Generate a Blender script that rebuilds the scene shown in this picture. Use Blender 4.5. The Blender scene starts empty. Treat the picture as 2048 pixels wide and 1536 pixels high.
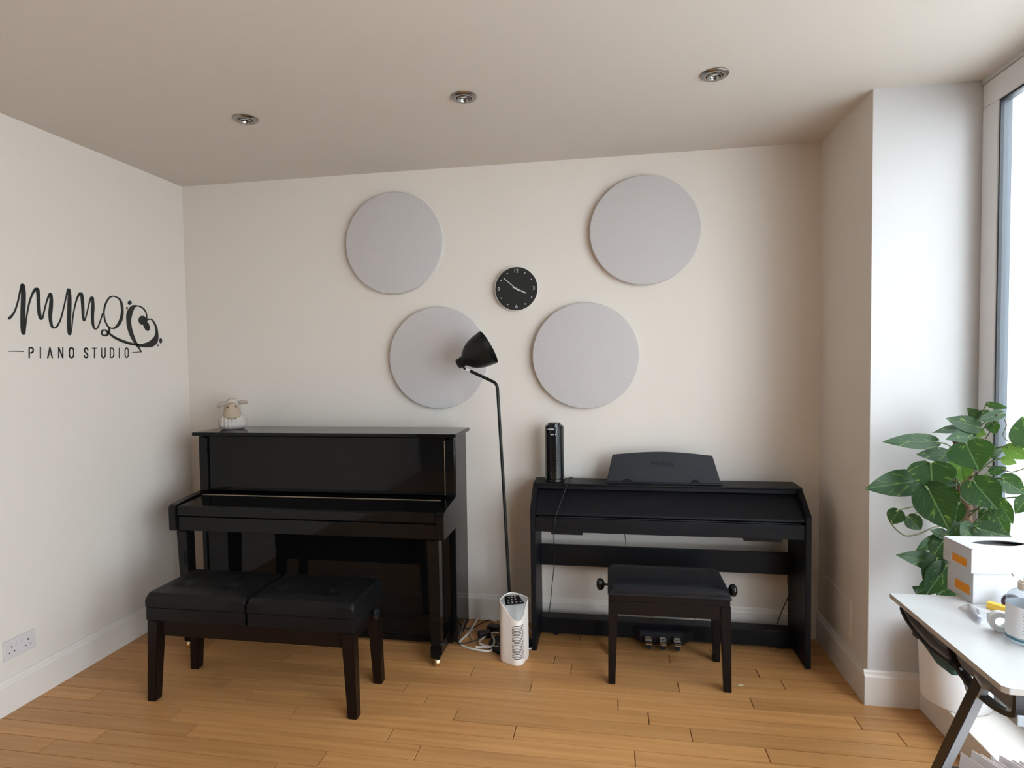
import bpy, bmesh, math, random
from mathutils import Vector, Matrix, noise
random.seed(7)
PI = math.pi
S = bpy.context.scene
C = S.collection

# ------------------------------------------------------------ camera
F_PX = 1169.1149
RIGHT = Vector((0.986604, 0.16239, -0.01399)); UPV = Vector((0.0070, 0.0409, 0.99914))
CAM = Vector((0.0, -3.3759, 1.5418))
def _axes(yaw, pitch, roll):
    cy, sy, cp, sp = math.cos(yaw), math.sin(yaw), math.cos(pitch), math.sin(pitch)
    fw = Vector((sy*cp, cy*cp, sp)); r = Vector((cy, -sy, 0)); u = r.cross(fw)
    c, s = math.cos(roll), math.sin(roll)
    return c*r + s*u, -s*r + c*u, fw
RIGHT, UPV, FWD = _axes(-0.1633, -0.0392, -0.0140)
cd = bpy.data.cameras.new('camera'); cam = bpy.data.objects.new('camera', cd); C.objects.link(cam)
cd.sensor_width = 36; cd.lens = F_PX*36/2048; cd.clip_start = .05
cam.matrix_world = Matrix(((RIGHT.x, UPV.x, -FWD.x, CAM.x), (RIGHT.y, UPV.y, -FWD.y, CAM.y), (RIGHT.z, UPV.z, -FWD.z, CAM.z), (0, 0, 0, 1)))
S.camera = cam
def at(px, py, ax, v):                       # a point of the photo on a known plane of the room
    d = FWD + (px-1024)/F_PX*RIGHT - (py-768)/F_PX*UPV
    return CAM + d*((v-CAM['xyz'.index(ax)])/d['xyz'.index(ax)])

# ------------------------------------------------------------ light
SKY_STRENGTH = 12.0
w = bpy.data.worlds.new('overcast'); S.world = w; w.use_nodes = True
nt = w.node_tree; nt.nodes.clear()
wo = nt.nodes.new('ShaderNodeOutputWorld'); bg = nt.nodes.new('ShaderNodeBackground')
bg.inputs[0].default_value = (.82, .91, 1, 1); bg.inputs[1].default_value = SKY_STRENGTH
nt.links.new(bg.outputs[0], wo.inputs[0])
YW0, YW1, XW = -.618, -5.15, 1.538
la = bpy.data.lights.new('window_portal', 'AREA'); la.shape = 'RECTANGLE'; la.size = YW0-YW1; la.size_y = 2.5
la.cycles.is_portal = True
lo = bpy.data.objects.new('window_portal', la); C.objects.link(lo)
lo.location = (XW+.10, (YW0+YW1)/2, 1.4); lo.rotation_euler = (0, PI/2, 0)
lo.rotation_euler = Matrix(((0, 0, 1), (-1, 0, 0), (0, -1, 0))).to_euler()   # local -Z looks to -X
sl = bpy.data.lights.new('wall_fill_sun', 'SUN'); sl.energy = 13; sl.angle = .02
so = bpy.data.objects.new('wall_fill_sun', sl); C.objects.link(so)
so.rotation_euler = Vector((-.45, .12, 1)).to_track_quat('Z', 'Y').to_euler()   # lamp added over the roof to brighten the garden wall; the daylight is overcast
S.view_settings.view_transform = 'Standard'; S.view_settings.look = 'None'
S.view_settings.gamma = 1; S.view_settings.use_curve_mapping = False
S.view_settings.exposure = 0.0
S.cycles.max_bounces = 12; S.cycles.diffuse_bounces = 8; S.cycles.transparent_max_bounces = 12
S.cycles.sample_clamp_indirect = 8
S.cycles.use_denoising = True
S.cycles.caustics_reflective = False; S.cycles.caustics_refractive = False

# ------------------------------------------------------------ materials
def mat(name, col, rough=.5, metal=0, spec=.5, coat=0, bump=0, bscale=60, var=0, vscale=8, alpha=None, trans=0, emit=None):
    m = bpy.data.materials.new(name); m.use_nodes = True
    n = m.node_tree.nodes; l = m.node_tree.links; b = n['Principled BSDF']
    b.inputs['Base Color'].default_value = (*col, 1); b.inputs['Roughness'].default_value = rough
    b.inputs['Metallic'].default_value = metal; b.inputs['Specular IOR Level'].default_value = spec
    if coat: b.inputs['Coat Weight'].default_value = coat; b.inputs['Coat Roughness'].default_value = .03
    if trans: b.inputs['Transmission Weight'].default_value = trans
    tc = n.new('ShaderNodeTexCoord')
    if var:
        t = n.new('ShaderNodeTexNoise'); t.inputs['Scale'].default_value = vscale; t.inputs['Detail'].default_value = 4
        l.new(tc.outputs['Object'], t.inputs['Vector'])
        r = n.new('ShaderNodeMix'); r.data_type = 'RGBA'
        r.inputs[6].default_value = (*[c*(1-var) for c in col], 1); r.inputs[7].default_value = (*[min(1, c*(1+var)) for c in col], 1)
        l.new(t.outputs['Fac'], r.inputs[0]); l.new(r.outputs[2], b.inputs['Base Color'])
    if bump:
        t = n.new('ShaderNodeTexNoise'); t.inputs['Scale'].default_value = bscale; t.inputs['Detail'].default_value = 5
        l.new(tc.outputs['Object'], t.inputs['Vector'])
        bp = n.new('ShaderNodeBump'); bp.inputs['Strength'].default_value = bump; bp.inputs['Distance'].default_value = .002
        l.new(t.outputs['Fac'], bp.inputs['Height']); l.new(bp.outputs[0], b.inputs['Normal'])
    return m
M = {}
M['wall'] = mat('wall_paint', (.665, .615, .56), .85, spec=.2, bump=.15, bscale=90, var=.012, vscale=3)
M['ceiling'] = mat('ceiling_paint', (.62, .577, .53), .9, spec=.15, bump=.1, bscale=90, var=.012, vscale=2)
M['wall_dimmed'] = mat('dimmed_wall_paint', (.545, .535, .53), .85, spec=.2, bump=.1, bscale=90, var=.01, vscale=3)  # same paint as the walls, darkened to hold back the window glare
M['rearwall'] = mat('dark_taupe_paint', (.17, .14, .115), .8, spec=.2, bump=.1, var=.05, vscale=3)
M['trim'] = mat('trim_gloss_paint', (.69, .645, .595), .35, spec=.4, bump=.05, bscale=30)
M['ebony'] = mat('polished_ebony', (.004, .004, .004), .045, spec=.22, bump=.02, bscale=3)
M['gap'] = mat('dark_gap', (.003, .003, .003), .9, spec=.1)
M['brass'] = mat('brass', (.80, .62, .33), .25, 1)
M['brassdull'] = mat('brass_hinge', (.62, .50, .36), .35, .8)
M['leather'] = mat('black_leather', (.004, .004, .0043), .42, spec=.22, bump=.35, bscale=240)
M['stoolpad'] = mat('black_vinyl', (.006, .007, .010), .36, spec=.30, bump=.25, bscale=260)
M['darkwood'] = mat('dark_rosewood', (.007, .0038, .003), .28, spec=.2, bump=.08, bscale=20, var=.3, vscale=14)
M['stoolwood'] = mat('dark_stained_wood', (.006, .004, .004), .38, spec=.22, bump=.08, bscale=20, var=.25, vscale=14)
M['dpblack'] = mat('black_woodgrain_laminate', (.0048, .0052, .007), .45, spec=.2, bump=.25, bscale=50, var=.2, vscale=10)
M['dprest'] = mat('satin_black_plastic', (.010, .011, .015), .5, spec=.3, bump=.1, bscale=150)
M['dplogo'] = mat('embossed_lettering', (.004, .004, .005), .3, spec=.3)
M['chrome'] = mat('chrome', (.75, .75, .74), .12, 1)
M['nickel'] = mat('brushed_nickel', (.36, .34, .32), .25, 1, bump=.05)
M['bulb'] = mat('lamp_glass', (.55, .54, .5), .15, .3)
M['lampblack'] = mat('matte_black_metal', (.005, .0055, .005), .42, spec=.3, bump=.05, bscale=120)
M['fanblack'] = mat('glossy_black_plastic', (.006, .007, .008), .14, spec=.5)
M['white'] = mat('white_plastic', (.80, .745, .69), .35, spec=.45)
M['grey'] = mat('grey_plastic', (.30, .30, .295), .45)
M['slot'] = mat('dark_slot', (.05, .045, .04), .8)
M['panelblack'] = mat('black_glass', (.004, .004, .005), .12)
M['icon'] = mat('pale_print', (.55, .55, .55), .5)
M['iconblue'] = mat('indicator_print', (.45, .55, .62), .4)
M['disc'] = mat('grey_acoustic_felt', (.50, .475, .47), .95, spec=.1, bump=.35, bscale=350, var=.03, vscale=60)
M['discedge'] = mat('pale_felt_edge', (.66, .63, .59), .95, spec=.1, bump=.3, bscale=350)
M['clockblack'] = mat('clock_face_black', (.007, .008, .008), .5)
M['clockrim'] = mat('clock_rim_grey', (.62, .61, .58), .4)
M['decal'] = mat('black_vinyl_decal', (.012, .016, .015), .45, spec=.4)
M['socket'] = mat('socket_plastic', (.60, .56, .56), .4)
M['cablewhite'] = mat('white_cable', (.66, .62, .56), .5)
M['cableblack'] = mat('black_cable', (.008, .008, .008), .5)
M['wool'] = mat('cream_ceramic', (.47, .42, .375), .7, bump=.5, bscale=60, var=.1, vscale=30)
M['earcol'] = mat('shaded_ceramic', (.34, .29, .245), .7, bump=.3, bscale=50)
M['face'] = mat('tan_ceramic', (.38, .29, .21), .65, bump=.2, bscale=40, var=.1, vscale=25)
M['eye'] = mat('black_bead', (.01, .01, .01), .2)
M['upvc'] = mat('window_frame_grey', (.70, .70, .71), .4)
M['gasket'] = mat('black_gasket', (.012, .014, .02), .5)
M['spacer'] = mat('glazing_bead_grey', (.075, .088, .105), .4)
M['stone'] = mat('white_painted_block', (.80, .81, .80), .8, bump=.6, bscale=30, var=.05, vscale=9)
M['mortar'] = mat('white_mortar', (.62, .63, .62), .9, bump=.5, bscale=60)
M['paving'] = mat('pale_paving', (.5, .5, .48), .9, var=.1)
M['pot'] = mat('white_ceramic_pot', (.76, .74, .73), .35)
M['soil'] = mat('potting_soil', (.03, .02, .014), .95, bump=.9, bscale=60)
M['moss'] = mat('coir_pole', (.13, .07, .035), .95, bump=1, bscale=90, var=.5, vscale=45)
M['stem'] = mat('green_stem', (.11, .16, .05), .5)
M['vine'] = mat('brown_green_vine', (.10, .095, .04), .5)
M['desktop'] = mat('white_marble_laminate', (.56, .56, .56), .25, spec=.45, var=.04, vscale=6)
M['deskedge'] = mat('desk_edge_band', (.42, .39, .36), .5)
M['steel'] = mat('grey_powder_steel', (.36, .39, .43), .4, 0)
M['deskblack'] = mat('black_steel', (.010, .010, .011), .4)
M['mesh'] = mat('grey_lining', (.17, .155, .15), .8, bump=.4, bscale=200)
M['teal'] = mat('teal_fabric', (.035, .085, .085), .8, bump=.4, bscale=200)
M['card'] = mat('white_card', (.53, .53, .545), .55)
M['orange'] = mat('orange_sticker', (.72, .26, .015), .5)
M['yellow'] = mat('yellow_card', (.85, .52, .06), .5)
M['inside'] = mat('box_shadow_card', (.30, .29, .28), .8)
M['tape'] = mat('white_tape', (.70, .71, .71), .4)
M['purple'] = mat('purple_black_tape', (.025, .012, .03), .3)
M['lilac'] = mat('lilac_plastic', (.30, .29, .42), .3)
M['labelw'] = mat('bottle_label', (.72, .72, .73), .5)
M['labelt'] = mat('grey_label_print', (.33, .33, .36), .6)
M['tealstripe'] = mat('teal_stripe', (.06, .18, .24), .4)
M['paper'] = mat('paper', (.80, .74, .73), .8)
M['gel'] = mat('clear_gel', (.93, .95, .96), .06, trans=1)
M['film'] = mat('clear_film', (.95, .95, .97), .12, trans=1)
M['chip'] = mat('wood_chip', (.75, .66, .5), .7)

def glass_mat():
    m = bpy.data.materials.new('window_glass'); m.use_nodes = True
    n = m.node_tree.nodes; l = m.node_tree.links; n.clear()
    o = n.new('ShaderNodeOutputMaterial'); mx = n.new('ShaderNodeMixShader'); fr = n.new('ShaderNodeMath'); lw = n.new('ShaderNodeLayerWeight'); lw.inputs[0].default_value = .5
    pw = n.new('ShaderNodeMath'); pw.operation = 'POWER'; pw.inputs[1].default_value = 5; l.new(lw.outputs['Facing'], pw.inputs[0])
    fr.operation = 'MULTIPLY_ADD'; fr.inputs[1].default_value = .9; fr.inputs[2].default_value = .045; l.new(pw.outputs[0], fr.inputs[0])
    t = n.new('ShaderNodeBsdfTransparent'); g = n.new('ShaderNodeBsdfGlossy'); g.inputs['Roughness'].default_value = .0
    t.inputs[0].default_value = (.97, .98, .98, 1)
    l.new(fr.outputs[0], mx.inputs[0]); l.new(t.outputs[0], mx.inputs[1]); l.new(g.outputs[0], mx.inputs[2]); l.new(mx.outputs[0], o.inputs[0])
    return m
M['glass'] = glass_mat()

def clear(name, tint, dif):
    m = bpy.data.materials.new(name); m.use_nodes = True
    n = m.node_tree.nodes; l = m.node_tree.links; n.clear()
    o = n.new('ShaderNodeOutputMaterial'); t = n.new('ShaderNodeBsdfTransparent'); t.inputs[0].default_value = (*tint, 1)
    g = n.new('ShaderNodeBsdfGlossy'); g.inputs['Roughness'].default_value = .08; d = n.new('ShaderNodeBsdfDiffuse'); d.inputs[0].default_value = (.8, .82, .84, 1)
    lw = n.new('ShaderNodeMath'); lw.operation = 'MULTIPLY_ADD'; lw.inputs[1].default_value = .7; lw.inputs[2].default_value = .04
    fw_ = n.new('ShaderNodeLayerWeight'); fw_.inputs[0].default_value = .5; p5 = n.new('ShaderNodeMath'); p5.operation = 'POWER'; p5.inputs[1].default_value = 4
    l.new(fw_.outputs['Facing'], p5.inputs[0]); l.new(p5.outputs[0], lw.inputs[0])
    a = n.new('ShaderNodeMixShader'); a.inputs[0].default_value = dif; l.new(t.outputs[0], a.inputs[1]); l.new(d.outputs[0], a.inputs[2])
    b = n.new('ShaderNodeMixShader'); l.new(lw.outputs[0], b.inputs[0]); l.new(a.outputs[0], b.inputs[1]); l.new(g.outputs[0], b.inputs[2]); l.new(b.outputs[0], o.inputs[0])
    return m
M['gel'] = clear('clear_gel', (.86, .89, .91), .12); M['film'] = clear('clear_film', (.95, .95, .96), .34)
def plank_mat():
    m = bpy.data.materials.new('bamboo_plank'); m.use_nodes = True
    n = m.node_tree.nodes; l = m.node_tree.links; b = n['Principled BSDF']
    oi = n.new('ShaderNodeObjectInfo'); g = n.new('ShaderNodeNewGeometry')
    off = n.new('ShaderNodeVectorMath'); off.operation = 'MULTIPLY_ADD'
    cmb = n.new('ShaderNodeCombineXYZ'); l.new(oi.outputs['Random'], cmb.inputs[0]); l.new(oi.outputs['Random'], cmb.inputs[1])
    l.new(cmb.outputs[0], off.inputs[0]); off.inputs[1].default_value = (37, 11, 0); l.new(g.outputs['Position'], off.inputs[2])
    mp = n.new('ShaderNodeMapping'); mp.inputs['Scale'].default_value = (1.5, 46, 1); l.new(off.outputs[0], mp.inputs[0])
    t = n.new('ShaderNodeTexNoise'); t.inputs['Scale'].default_value = 1; t.inputs['Detail'].default_value = 6; l.new(mp.outputs[0], t.inputs['Vector'])
    mp2 = n.new('ShaderNodeMapping'); mp2.inputs['Scale'].default_value = (2.2, 14, 1); l.new(off.outputs[0], mp2.inputs[0])
    t2 = n.new('ShaderNodeTexNoise'); t2.inputs['Scale'].default_value = 1; t2.inputs['Detail'].default_value = 3; l.new(mp2.outputs[0], t2.inputs['Vector'])
    mp3 = n.new('ShaderNodeMapping'); mp3.inputs['Scale'].default_value = (9, 26, 1); l.new(off.outputs[0], mp3.inputs[0])
    kn = n.new('ShaderNodeTexVoronoi'); kn.inputs['Scale'].default_value = 1; l.new(mp3.outputs[0], kn.inputs['Vector'])
    kr = n.new('ShaderNodeMapRange'); kr.inputs[1].default_value = 0; kr.inputs[2].default_value = .16; kr.inputs[3].default_value = .86; kr.inputs[4].default_value = 1; l.new(kn.outputs['Distance'], kr.inputs[0])
    cr = n.new('ShaderNodeValToRGB'); l.new(t.outputs['Fac'], cr.inputs[0])
    cr.color_ramp.elements[0].position = .3; cr.color_ramp.elements[0].color = (.44, .205, .068, 1)
    cr.color_ramp.elements[1].position = .68; cr.color_ramp.elements[1].color = (.55, .287, .110, 1)
    v = n.new('ShaderNodeMath'); v.operation = 'MULTIPLY_ADD'; l.new(oi.outputs['Random'], v.inputs[0]); v.inputs[1].default_value = .22; v.inputs[2].default_value = .84
    v2 = n.new('ShaderNodeMath'); v2.operation = 'MULTIPLY_ADD'; l.new(t2.outputs['Fac'], v2.inputs[0]); v2.inputs[1].default_value = .3; v2.inputs[2].default_value = .87
    v3 = n.new('ShaderNodeMath'); v3.operation = 'MULTIPLY'; l.new(v.outputs[0], v3.inputs[0]); l.new(v2.outputs[0], v3.inputs[1])
    v4 = n.new('ShaderNodeMath'); v4.operation = 'MULTIPLY'; l.new(v3.outputs[0], v4.inputs[0]); l.new(kr.outputs[0], v4.inputs[1])
    # fine worn scratches
    mp4 = n.new('ShaderNodeMapping'); mp4.inputs['Rotation'].default_value = (0, 0, .5); mp4.inputs['Scale'].default_value = (14, 3, 1); l.new(g.outputs['Position'], mp4.inputs[0])
    sc = n.new('ShaderNodeTexVoronoi'); sc.feature = 'DISTANCE_TO_EDGE'; sc.inputs['Scale'].default_value = 1.3; l.new(mp4.outputs[0], sc.inputs['Vector'])
    sr = n.new('ShaderNodeMapRange'); sr.inputs[1].default_value = 0; sr.inputs[2].default_value = .006; sr.inputs[3].default_value = .88; sr.inputs[4].default_value = 1; l.new(sc.outputs['Distance'], sr.inputs[0])
    v5 = n.new('ShaderNodeMath'); v5.operation = 'MULTIPLY'; l.new(v4.outputs[0], v5.inputs[0]); l.new(sr.outputs[0], v5.inputs[1])
    hs = n.new('ShaderNodeHueSaturation'); l.new(cr.outputs[0], hs.inputs['Color']); l.new(v5.outputs[0], hs.inputs['Value'])
    l.new(hs.outputs[0], b.inputs['Base Color'])
    b.inputs['Specular IOR Level'].default_value = .4
    rr = n.new('ShaderNodeMath'); rr.operation = 'MULTIPLY_ADD'; l.new(t2.outputs['Fac'], rr.inputs[0]); rr.inputs[1].default_value = .2; rr.inputs[2].default_value = .27; l.new(rr.outputs[0], b.inputs['Roughness'])
    bp = n.new('ShaderNodeBump'); bp.inputs['Strength'].default_value = .12; bp.inputs['Distance'].default_value = .002
    l.new(t.outputs['Fac'], bp.inputs['Height']); l.new(bp.outputs[0], b.inputs['Normal'])
    return m
M['plank'] = plank_mat()

def leaf_mat(name, dark, light, vari, amount):
    m = bpy.data.materials.new(name); m.use_nodes = True
    n = m.node_tree.nodes; l = m.node_tree.links; b = n['Principled BSDF']
    uv = n.new('ShaderNodeUVMap'); sp = n.new('ShaderNodeSeparateXYZ'); l.new(uv.outputs[0], sp.inputs[0])
    ab = n.new('ShaderNodeMath'); ab.operation = 'ABSOLUTE'; l.new(sp.outputs[0], ab.inputs[0])
    oi = n.new('ShaderNodeObjectInfo')
    mr = n.new('ShaderNodeMapRange'); mr.inputs[1].default_value = .012; mr.inputs[2].default_value = .05; mr.inputs[3].default_value = .5; mr.inputs[4].default_value = 0; l.new(ab.outputs[0], mr.inputs[0])
    # side veins
    a = n.new('ShaderNodeMath'); a.operation = 'MULTIPLY_ADD'; l.new(ab.outputs[0], a.inputs[0]); a.inputs[1].default_value = -.45; l.new(sp.outputs[1], a.inputs[2])
    s = n.new('ShaderNodeMath'); s.operation = 'MULTIPLY'; l.new(a.outputs[0], s.inputs[0]); s.inputs[1].default_value = 42
    si = n.new('ShaderNodeMath'); si.operation = 'SINE'; l.new(s.outputs[0], si.inputs[0])
    sr = n.new('ShaderNodeMapRange'); sr.inputs[1].default_value = .8; sr.inputs[2].default_value = 1; sr.inputs[3].default_value = 0; sr.inputs[4].default_value = .10; l.new(si.outputs[0], sr.inputs[0])
    # streaky variegation
    ad = n.new('ShaderNodeVectorMath'); ad.operation = 'ADD'; cm = n.new('ShaderNodeCombineXYZ')
    mlt = n.new('ShaderNodeMath'); mlt.operation = 'MULTIPLY'; l.new(oi.outputs['Random'], mlt.inputs[0]); mlt.inputs[1].default_value = 50; l.new(mlt.outputs[0], cm.inputs[0]); l.new(mlt.outputs[0], cm.inputs[1])
    cm2 = n.new('ShaderNodeCombineXYZ'); l.new(sp.outputs[0], cm2.inputs[0]); l.new(a.outputs[0], cm2.inputs[1])
    l.new(cm.outputs[0], ad.inputs[0]); l.new(cm2.outputs[0], ad.inputs[1])
    mp = n.new('ShaderNodeMapping'); mp.inputs['Scale'].default_value = (2, 7, 1); l.new(ad.outputs[0], mp.inputs[0])
    t = n.new('ShaderNodeTexNoise'); t.inputs['Scale'].default_value = 1; t.inputs['Detail'].default_value = 3; l.new(mp.outputs[0], t.inputs['Vector'])
    vr = n.new('ShaderNodeMapRange'); vr.inputs[1].default_value = .60; vr.inputs[2].default_value = .68; vr.inputs[3].default_value = 0; vr.inputs[4].default_value = amount; l.new(t.outputs['Fac'], vr.inputs[0])
    c0 = n.new('ShaderNodeMix'); c0.data_type = 'RGBA'; c0.inputs[6].default_value = (*dark, 1); c0.inputs[7].default_value = (*light, 1); l.new(oi.outputs['Random'], c0.inputs[0])
    c1 = n.new('ShaderNodeMix'); c1.data_type = 'RGBA'; l.new(vr.outputs[0], c1.inputs[0]); l.new(c0.outputs[2], c1.inputs[6]); c1.inputs[7].default_value = (*vari, 1)
    mxx = n.new('ShaderNodeMath'); mxx.operation = 'MAXIMUM'; l.new(mr.outputs[0], mxx.inputs[0]); l.new(sr.outputs[0], mxx.inputs[1])
    c2 = n.new('ShaderNodeMix'); c2.data_type = 'RGBA'; l.new(mxx.outputs[0], c2.inputs[0]); l.new(c1.outputs[2], c2.inputs[6]); c2.inputs[7].default_value = (.18, .28, .10, 1)
    l.new(c2.outputs[2], b.inputs['Base Color']); b.inputs['Roughness'].default_value = .4; b.inputs['Specular IOR Level'].default_value = .32
    bp = n.new('ShaderNodeBump'); bp.inputs['Strength'].default_value = .4; bp.inputs['Distance'].default_value = .003; bp.invert = True
    l.new(mxx.outputs[0], bp.inputs['Height']); l.new(bp.outputs[0], b.inputs['Normal'])
    # thin leaf: some light passes through
    o = n['Material Output']; tr = n.new('ShaderNodeBsdfTranslucent'); tr.inputs[0].default_value = (.07, .16, .015, 1)
    ms = n.new('ShaderNodeMixShader'); ms.inputs[0].default_value = .22
    l.new(b.outputs[0], ms.inputs[1]); l.new(tr.outputs[0], ms.inputs[2]); l.new(ms.outputs[0], o.inputs[0])
    return m
M['leaf'] = leaf_mat('variegated_leaf', (.008, .027, .008), (.016, .052, .015), (.17, .25, .045), .75)
M['leafpale'] = leaf_mat('yellow_green_leaf', (.10, .20, .03), (.16, .27, .05), (.30, .38, .10), .6)

# ------------------------------------------------------------ helpers
ORG = {}
def build(name, bm, m, parent=None, origin=None, smooth=False, kind=None, label=None):
    org = ORG[parent.name] if parent else Vector(origin or (0, 0, 0))
    bmesh.ops.translate(bm, verts=bm.verts, vec=-org)
    bmesh.ops.recalc_face_normals(bm, faces=bm.faces)
    me = bpy.data.meshes.new(name); bm.to_mesh(me); bm.free()
    ms = m if isinstance(m, (list, tuple)) else [m]
    for x in ms: me.materials.append(M[x])
    if smooth:
        for p in me.polygons: p.use_smooth = True
        try: me.set_sharp_from_angle(angle=math.radians(38))
        except Exception: pass
    o = bpy.data.objects.new(name, me); C.objects.link(o)
    if parent: o.parent = parent
    else: o.location = org
    ORG[o.name] = org
    if kind: o['kind'] = kind
    if label: o['label'] = label
    return o
def tag(o, label, cat, group=None):
    o['label'] = label; o['category'] = cat
    if group: o['group'] = group
    return o
def thing(name, loc, label, cat, group=None):
    o = bpy.data.objects.new(name, None); C.objects.link(o); o.location = loc; o.empty_display_size = .1
    ORG[o.name] = Vector(loc); return tag(o, label, cat, group)
def struct(name, bm, m, smooth=False):
    return build(name, bm, m, kind='structure', smooth=smooth)
def new(): return bmesh.new()
def box(bm, x0, x1, y0, y1, z0, z1, bev=0, seg=2, mtx=None):
    r = bmesh.ops.create_cube(bm, size=1); vs = r['verts']
    for v in vs: v.co = Vector(((x0+x1)/2+v.co.x*(x1-x0), (y0+y1)/2+v.co.y*(y1-y0), (z0+z1)/2+v.co.z*(z1-z0)))
    if bev:
        es = list({e for v in vs for e in v.link_edges})
        q = bmesh.ops.bevel(bm, geom=es, offset=bev, segments=seg, affect='EDGES', profile=.5)
        vs = list({v for f in q['faces'] for v in f.verts} | {v for v in vs if v.is_valid})
    if mtx: bmesh.ops.transform(bm, matrix=mtx, verts=vs)
    return vs
def bx(*a, **k):
    bm = new(); box(bm, *a, **k); return bm
def prism(bm, pts, axis, a, b, bev=0):
    """outline pts in the two other axes, extruded along axis from a to b"""
    def P(p, q):
        if axis == 'x': return (q, p[0], p[1])
        if axis == 'y': return (p[0], q, p[1])
        return (p[0], p[1], q)
    v0 = [bm.verts.new(P(p, a)) for p in pts]; v1 = [bm.verts.new(P(p, b)) for p in pts]
    n = len(pts); fs = [bm.faces.new(v0), bm.faces.new(v1[::-1])]
    for i in range(n): fs.append(bm.faces.new((v0[i], v1[i], v1[(i+1) % n], v0[(i+1) % n])))
    if bev:
        bmesh.ops.recalc_face_normals(bm, faces=fs)
        bmesh.ops.bevel(bm, geom=list({e for f in fs for e in f.edges}), offset=bev, segments=2, affect='EDGES')
    return v0+v1
def taper(bm, c0, s0, z0, c1, s1, z1, bev=.003):
    """square tapered post: centre c0, half size s0 at z0 -> c1, s1 at z1"""
    vs = []
    for c, s, z in ((c0, s0, z0), (c1, s1, z1)):
        sx, sy = s if isinstance(s, tuple) else (s, s)
        vs.append([bm.verts.new((c[0]+i*sx, c[1]+j*sy, z)) for i, j in ((-1, -1), (1, -1), (1, 1), (-1, 1))])
    a, b = vs; fs = [bm.faces.new(a), bm.faces.new(b[::-1])]
    for i in range(4): fs.append(bm.faces.new((a[i], b[i], b[(i+1) % 4], a[(i+1) % 4])))
    bmesh.ops.recalc_face_normals(bm, faces=fs)
    if bev: bmesh.ops.bevel(bm, geom=list({e for f in fs for e in f.edges}), offset=bev, segments=2, affect='EDGES')
def frame_to(axis):
    z = Vector(axis).normalized(); x = z.orthogonal().normalized(); y = z.cross(x)
    return Matrix(((x.x, y.x, z.x), (x.y, y.y, z.y), (x.z, y.z, z.z)))
def lathe(bm, prof, org=(0, 0, 0), axis=(0, 0, 1), n=32, mi=0):
    """prof: list of (t along axis, r)"""
    R = frame_to(axis); o = Vector(org); rings = []
    for t, r in prof:
        if r < 1e-5: rings.append([bm.verts.new(o+R@Vector((0, 0, t)))])
        else: rings.append([bm.verts.new(o+R@Vector((r*math.cos(2*PI*i/n), r*math.sin(2*PI*i/n), t))) for i in range(n)])
    for a, b in zip(rings, rings[1:]):
        if len(a) == 1 and len(b) == 1: continue
        for i in range(n):
            j = (i+1) % n
            if len(a) == 1: f = bm.faces.new((a[0], b[i], b[j]))
            elif len(b) == 1: f = bm.faces.new((a[i], a[j], b[0]))
            else: f = bm.faces.new((a[i], a[j], b[j], b[i]))
            f.material_index = mi
def tube(bm, pts, r, n=8, cap=True):
    pts = [Vector(p) for p in pts]; rr = r if isinstance(r, (list, tuple)) else [r]*len(pts)
    t0 = (pts[1]-pts[0]).normalized(); x = t0.orthogonal().normalized(); rings = []
    for i, p in enumerate(pts):
        t = (pts[min(i+1, len(pts)-1)]-pts[max(i-1, 0)]).normalized()
        x = (x-t*x.dot(t)).normalized(); y = t.cross(x)
        rings.append([bm.verts.new(p+rr[i]*(x*math.cos(2*PI*k/n)+y*math.sin(2*PI*k/n))) for k in range(n)])
    for a, b in zip(rings, rings[1:]):
        for k in range(n): bm.faces.new((a[k], a[(k+1) % n], b[(k+1) % n], b[k]))
    if cap: bm.faces.new(rings[0][::-1]); bm.faces.new(rings[-1])
def smooth_path(pts, sub=6):
    pts = [Vector(p) for p in pts]; out = []
    for i in range(len(pts)-1):
        p0, p1, p2, p3 = pts[max(i-1, 0)], pts[i], pts[i+1], pts[min(i+2, len(pts)-1)]
        for k in range(sub):
            t = k/sub
            out.append(.5*((2*p1)+(p2-p0)*t+(2*p0-5*p1+4*p2-p3)*t*t+(3*p1-p0-3*p2+p3)*t**3))
    out.append(pts[-1]); return out
def ball(bm, c, r, n=16, mtx=None):
    q = bmesh.ops.create_uvsphere(bm, u_segments=n, v_segments=max(8, n//2), radius=1)
    s = r if isinstance(r, (tuple, list)) else (r, r, r)
    m = Matrix.Translation(c) @ (mtx.to_4x4() if mtx else Matrix.Identity(4)) @ Matrix.Diagonal((*s, 1))
    bmesh.ops.transform(bm, matrix=m, verts=q['verts'])
def text_bm(s, size, org, right, up, depth=.0008, align='CENTER'):
    cu = bpy.data.curves.new('t', 'FONT'); cu.body = s; cu.size = size; cu.extrude = depth; cu.align_x = align; cu.align_y = 'CENTER'; cu.resolution_u = 3
    o = bpy.data.objects.new('t', cu); C.objects.link(o)
    dg = bpy.context.evaluated_depsgraph_get(); me = bpy.data.meshes.new_from_object(o.evaluated_get(dg))
    bm = new(); bm.from_mesh(me); bpy.data.objects.remove(o); bpy.data.curves.remove(cu); bpy.data.meshes.remove(me)
    r = Vector(right); u = Vector(up); z = r.cross(u)
    m = Matrix(((r.x, u.x, z.x, org[0]), (r.y, u.y, z.y, org[1]), (r.z, u.z, z.z, org[2]), (0, 0, 0, 1)))
    bmesh.ops.transform(bm, matrix=m, verts=bm.verts); return bm
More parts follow.
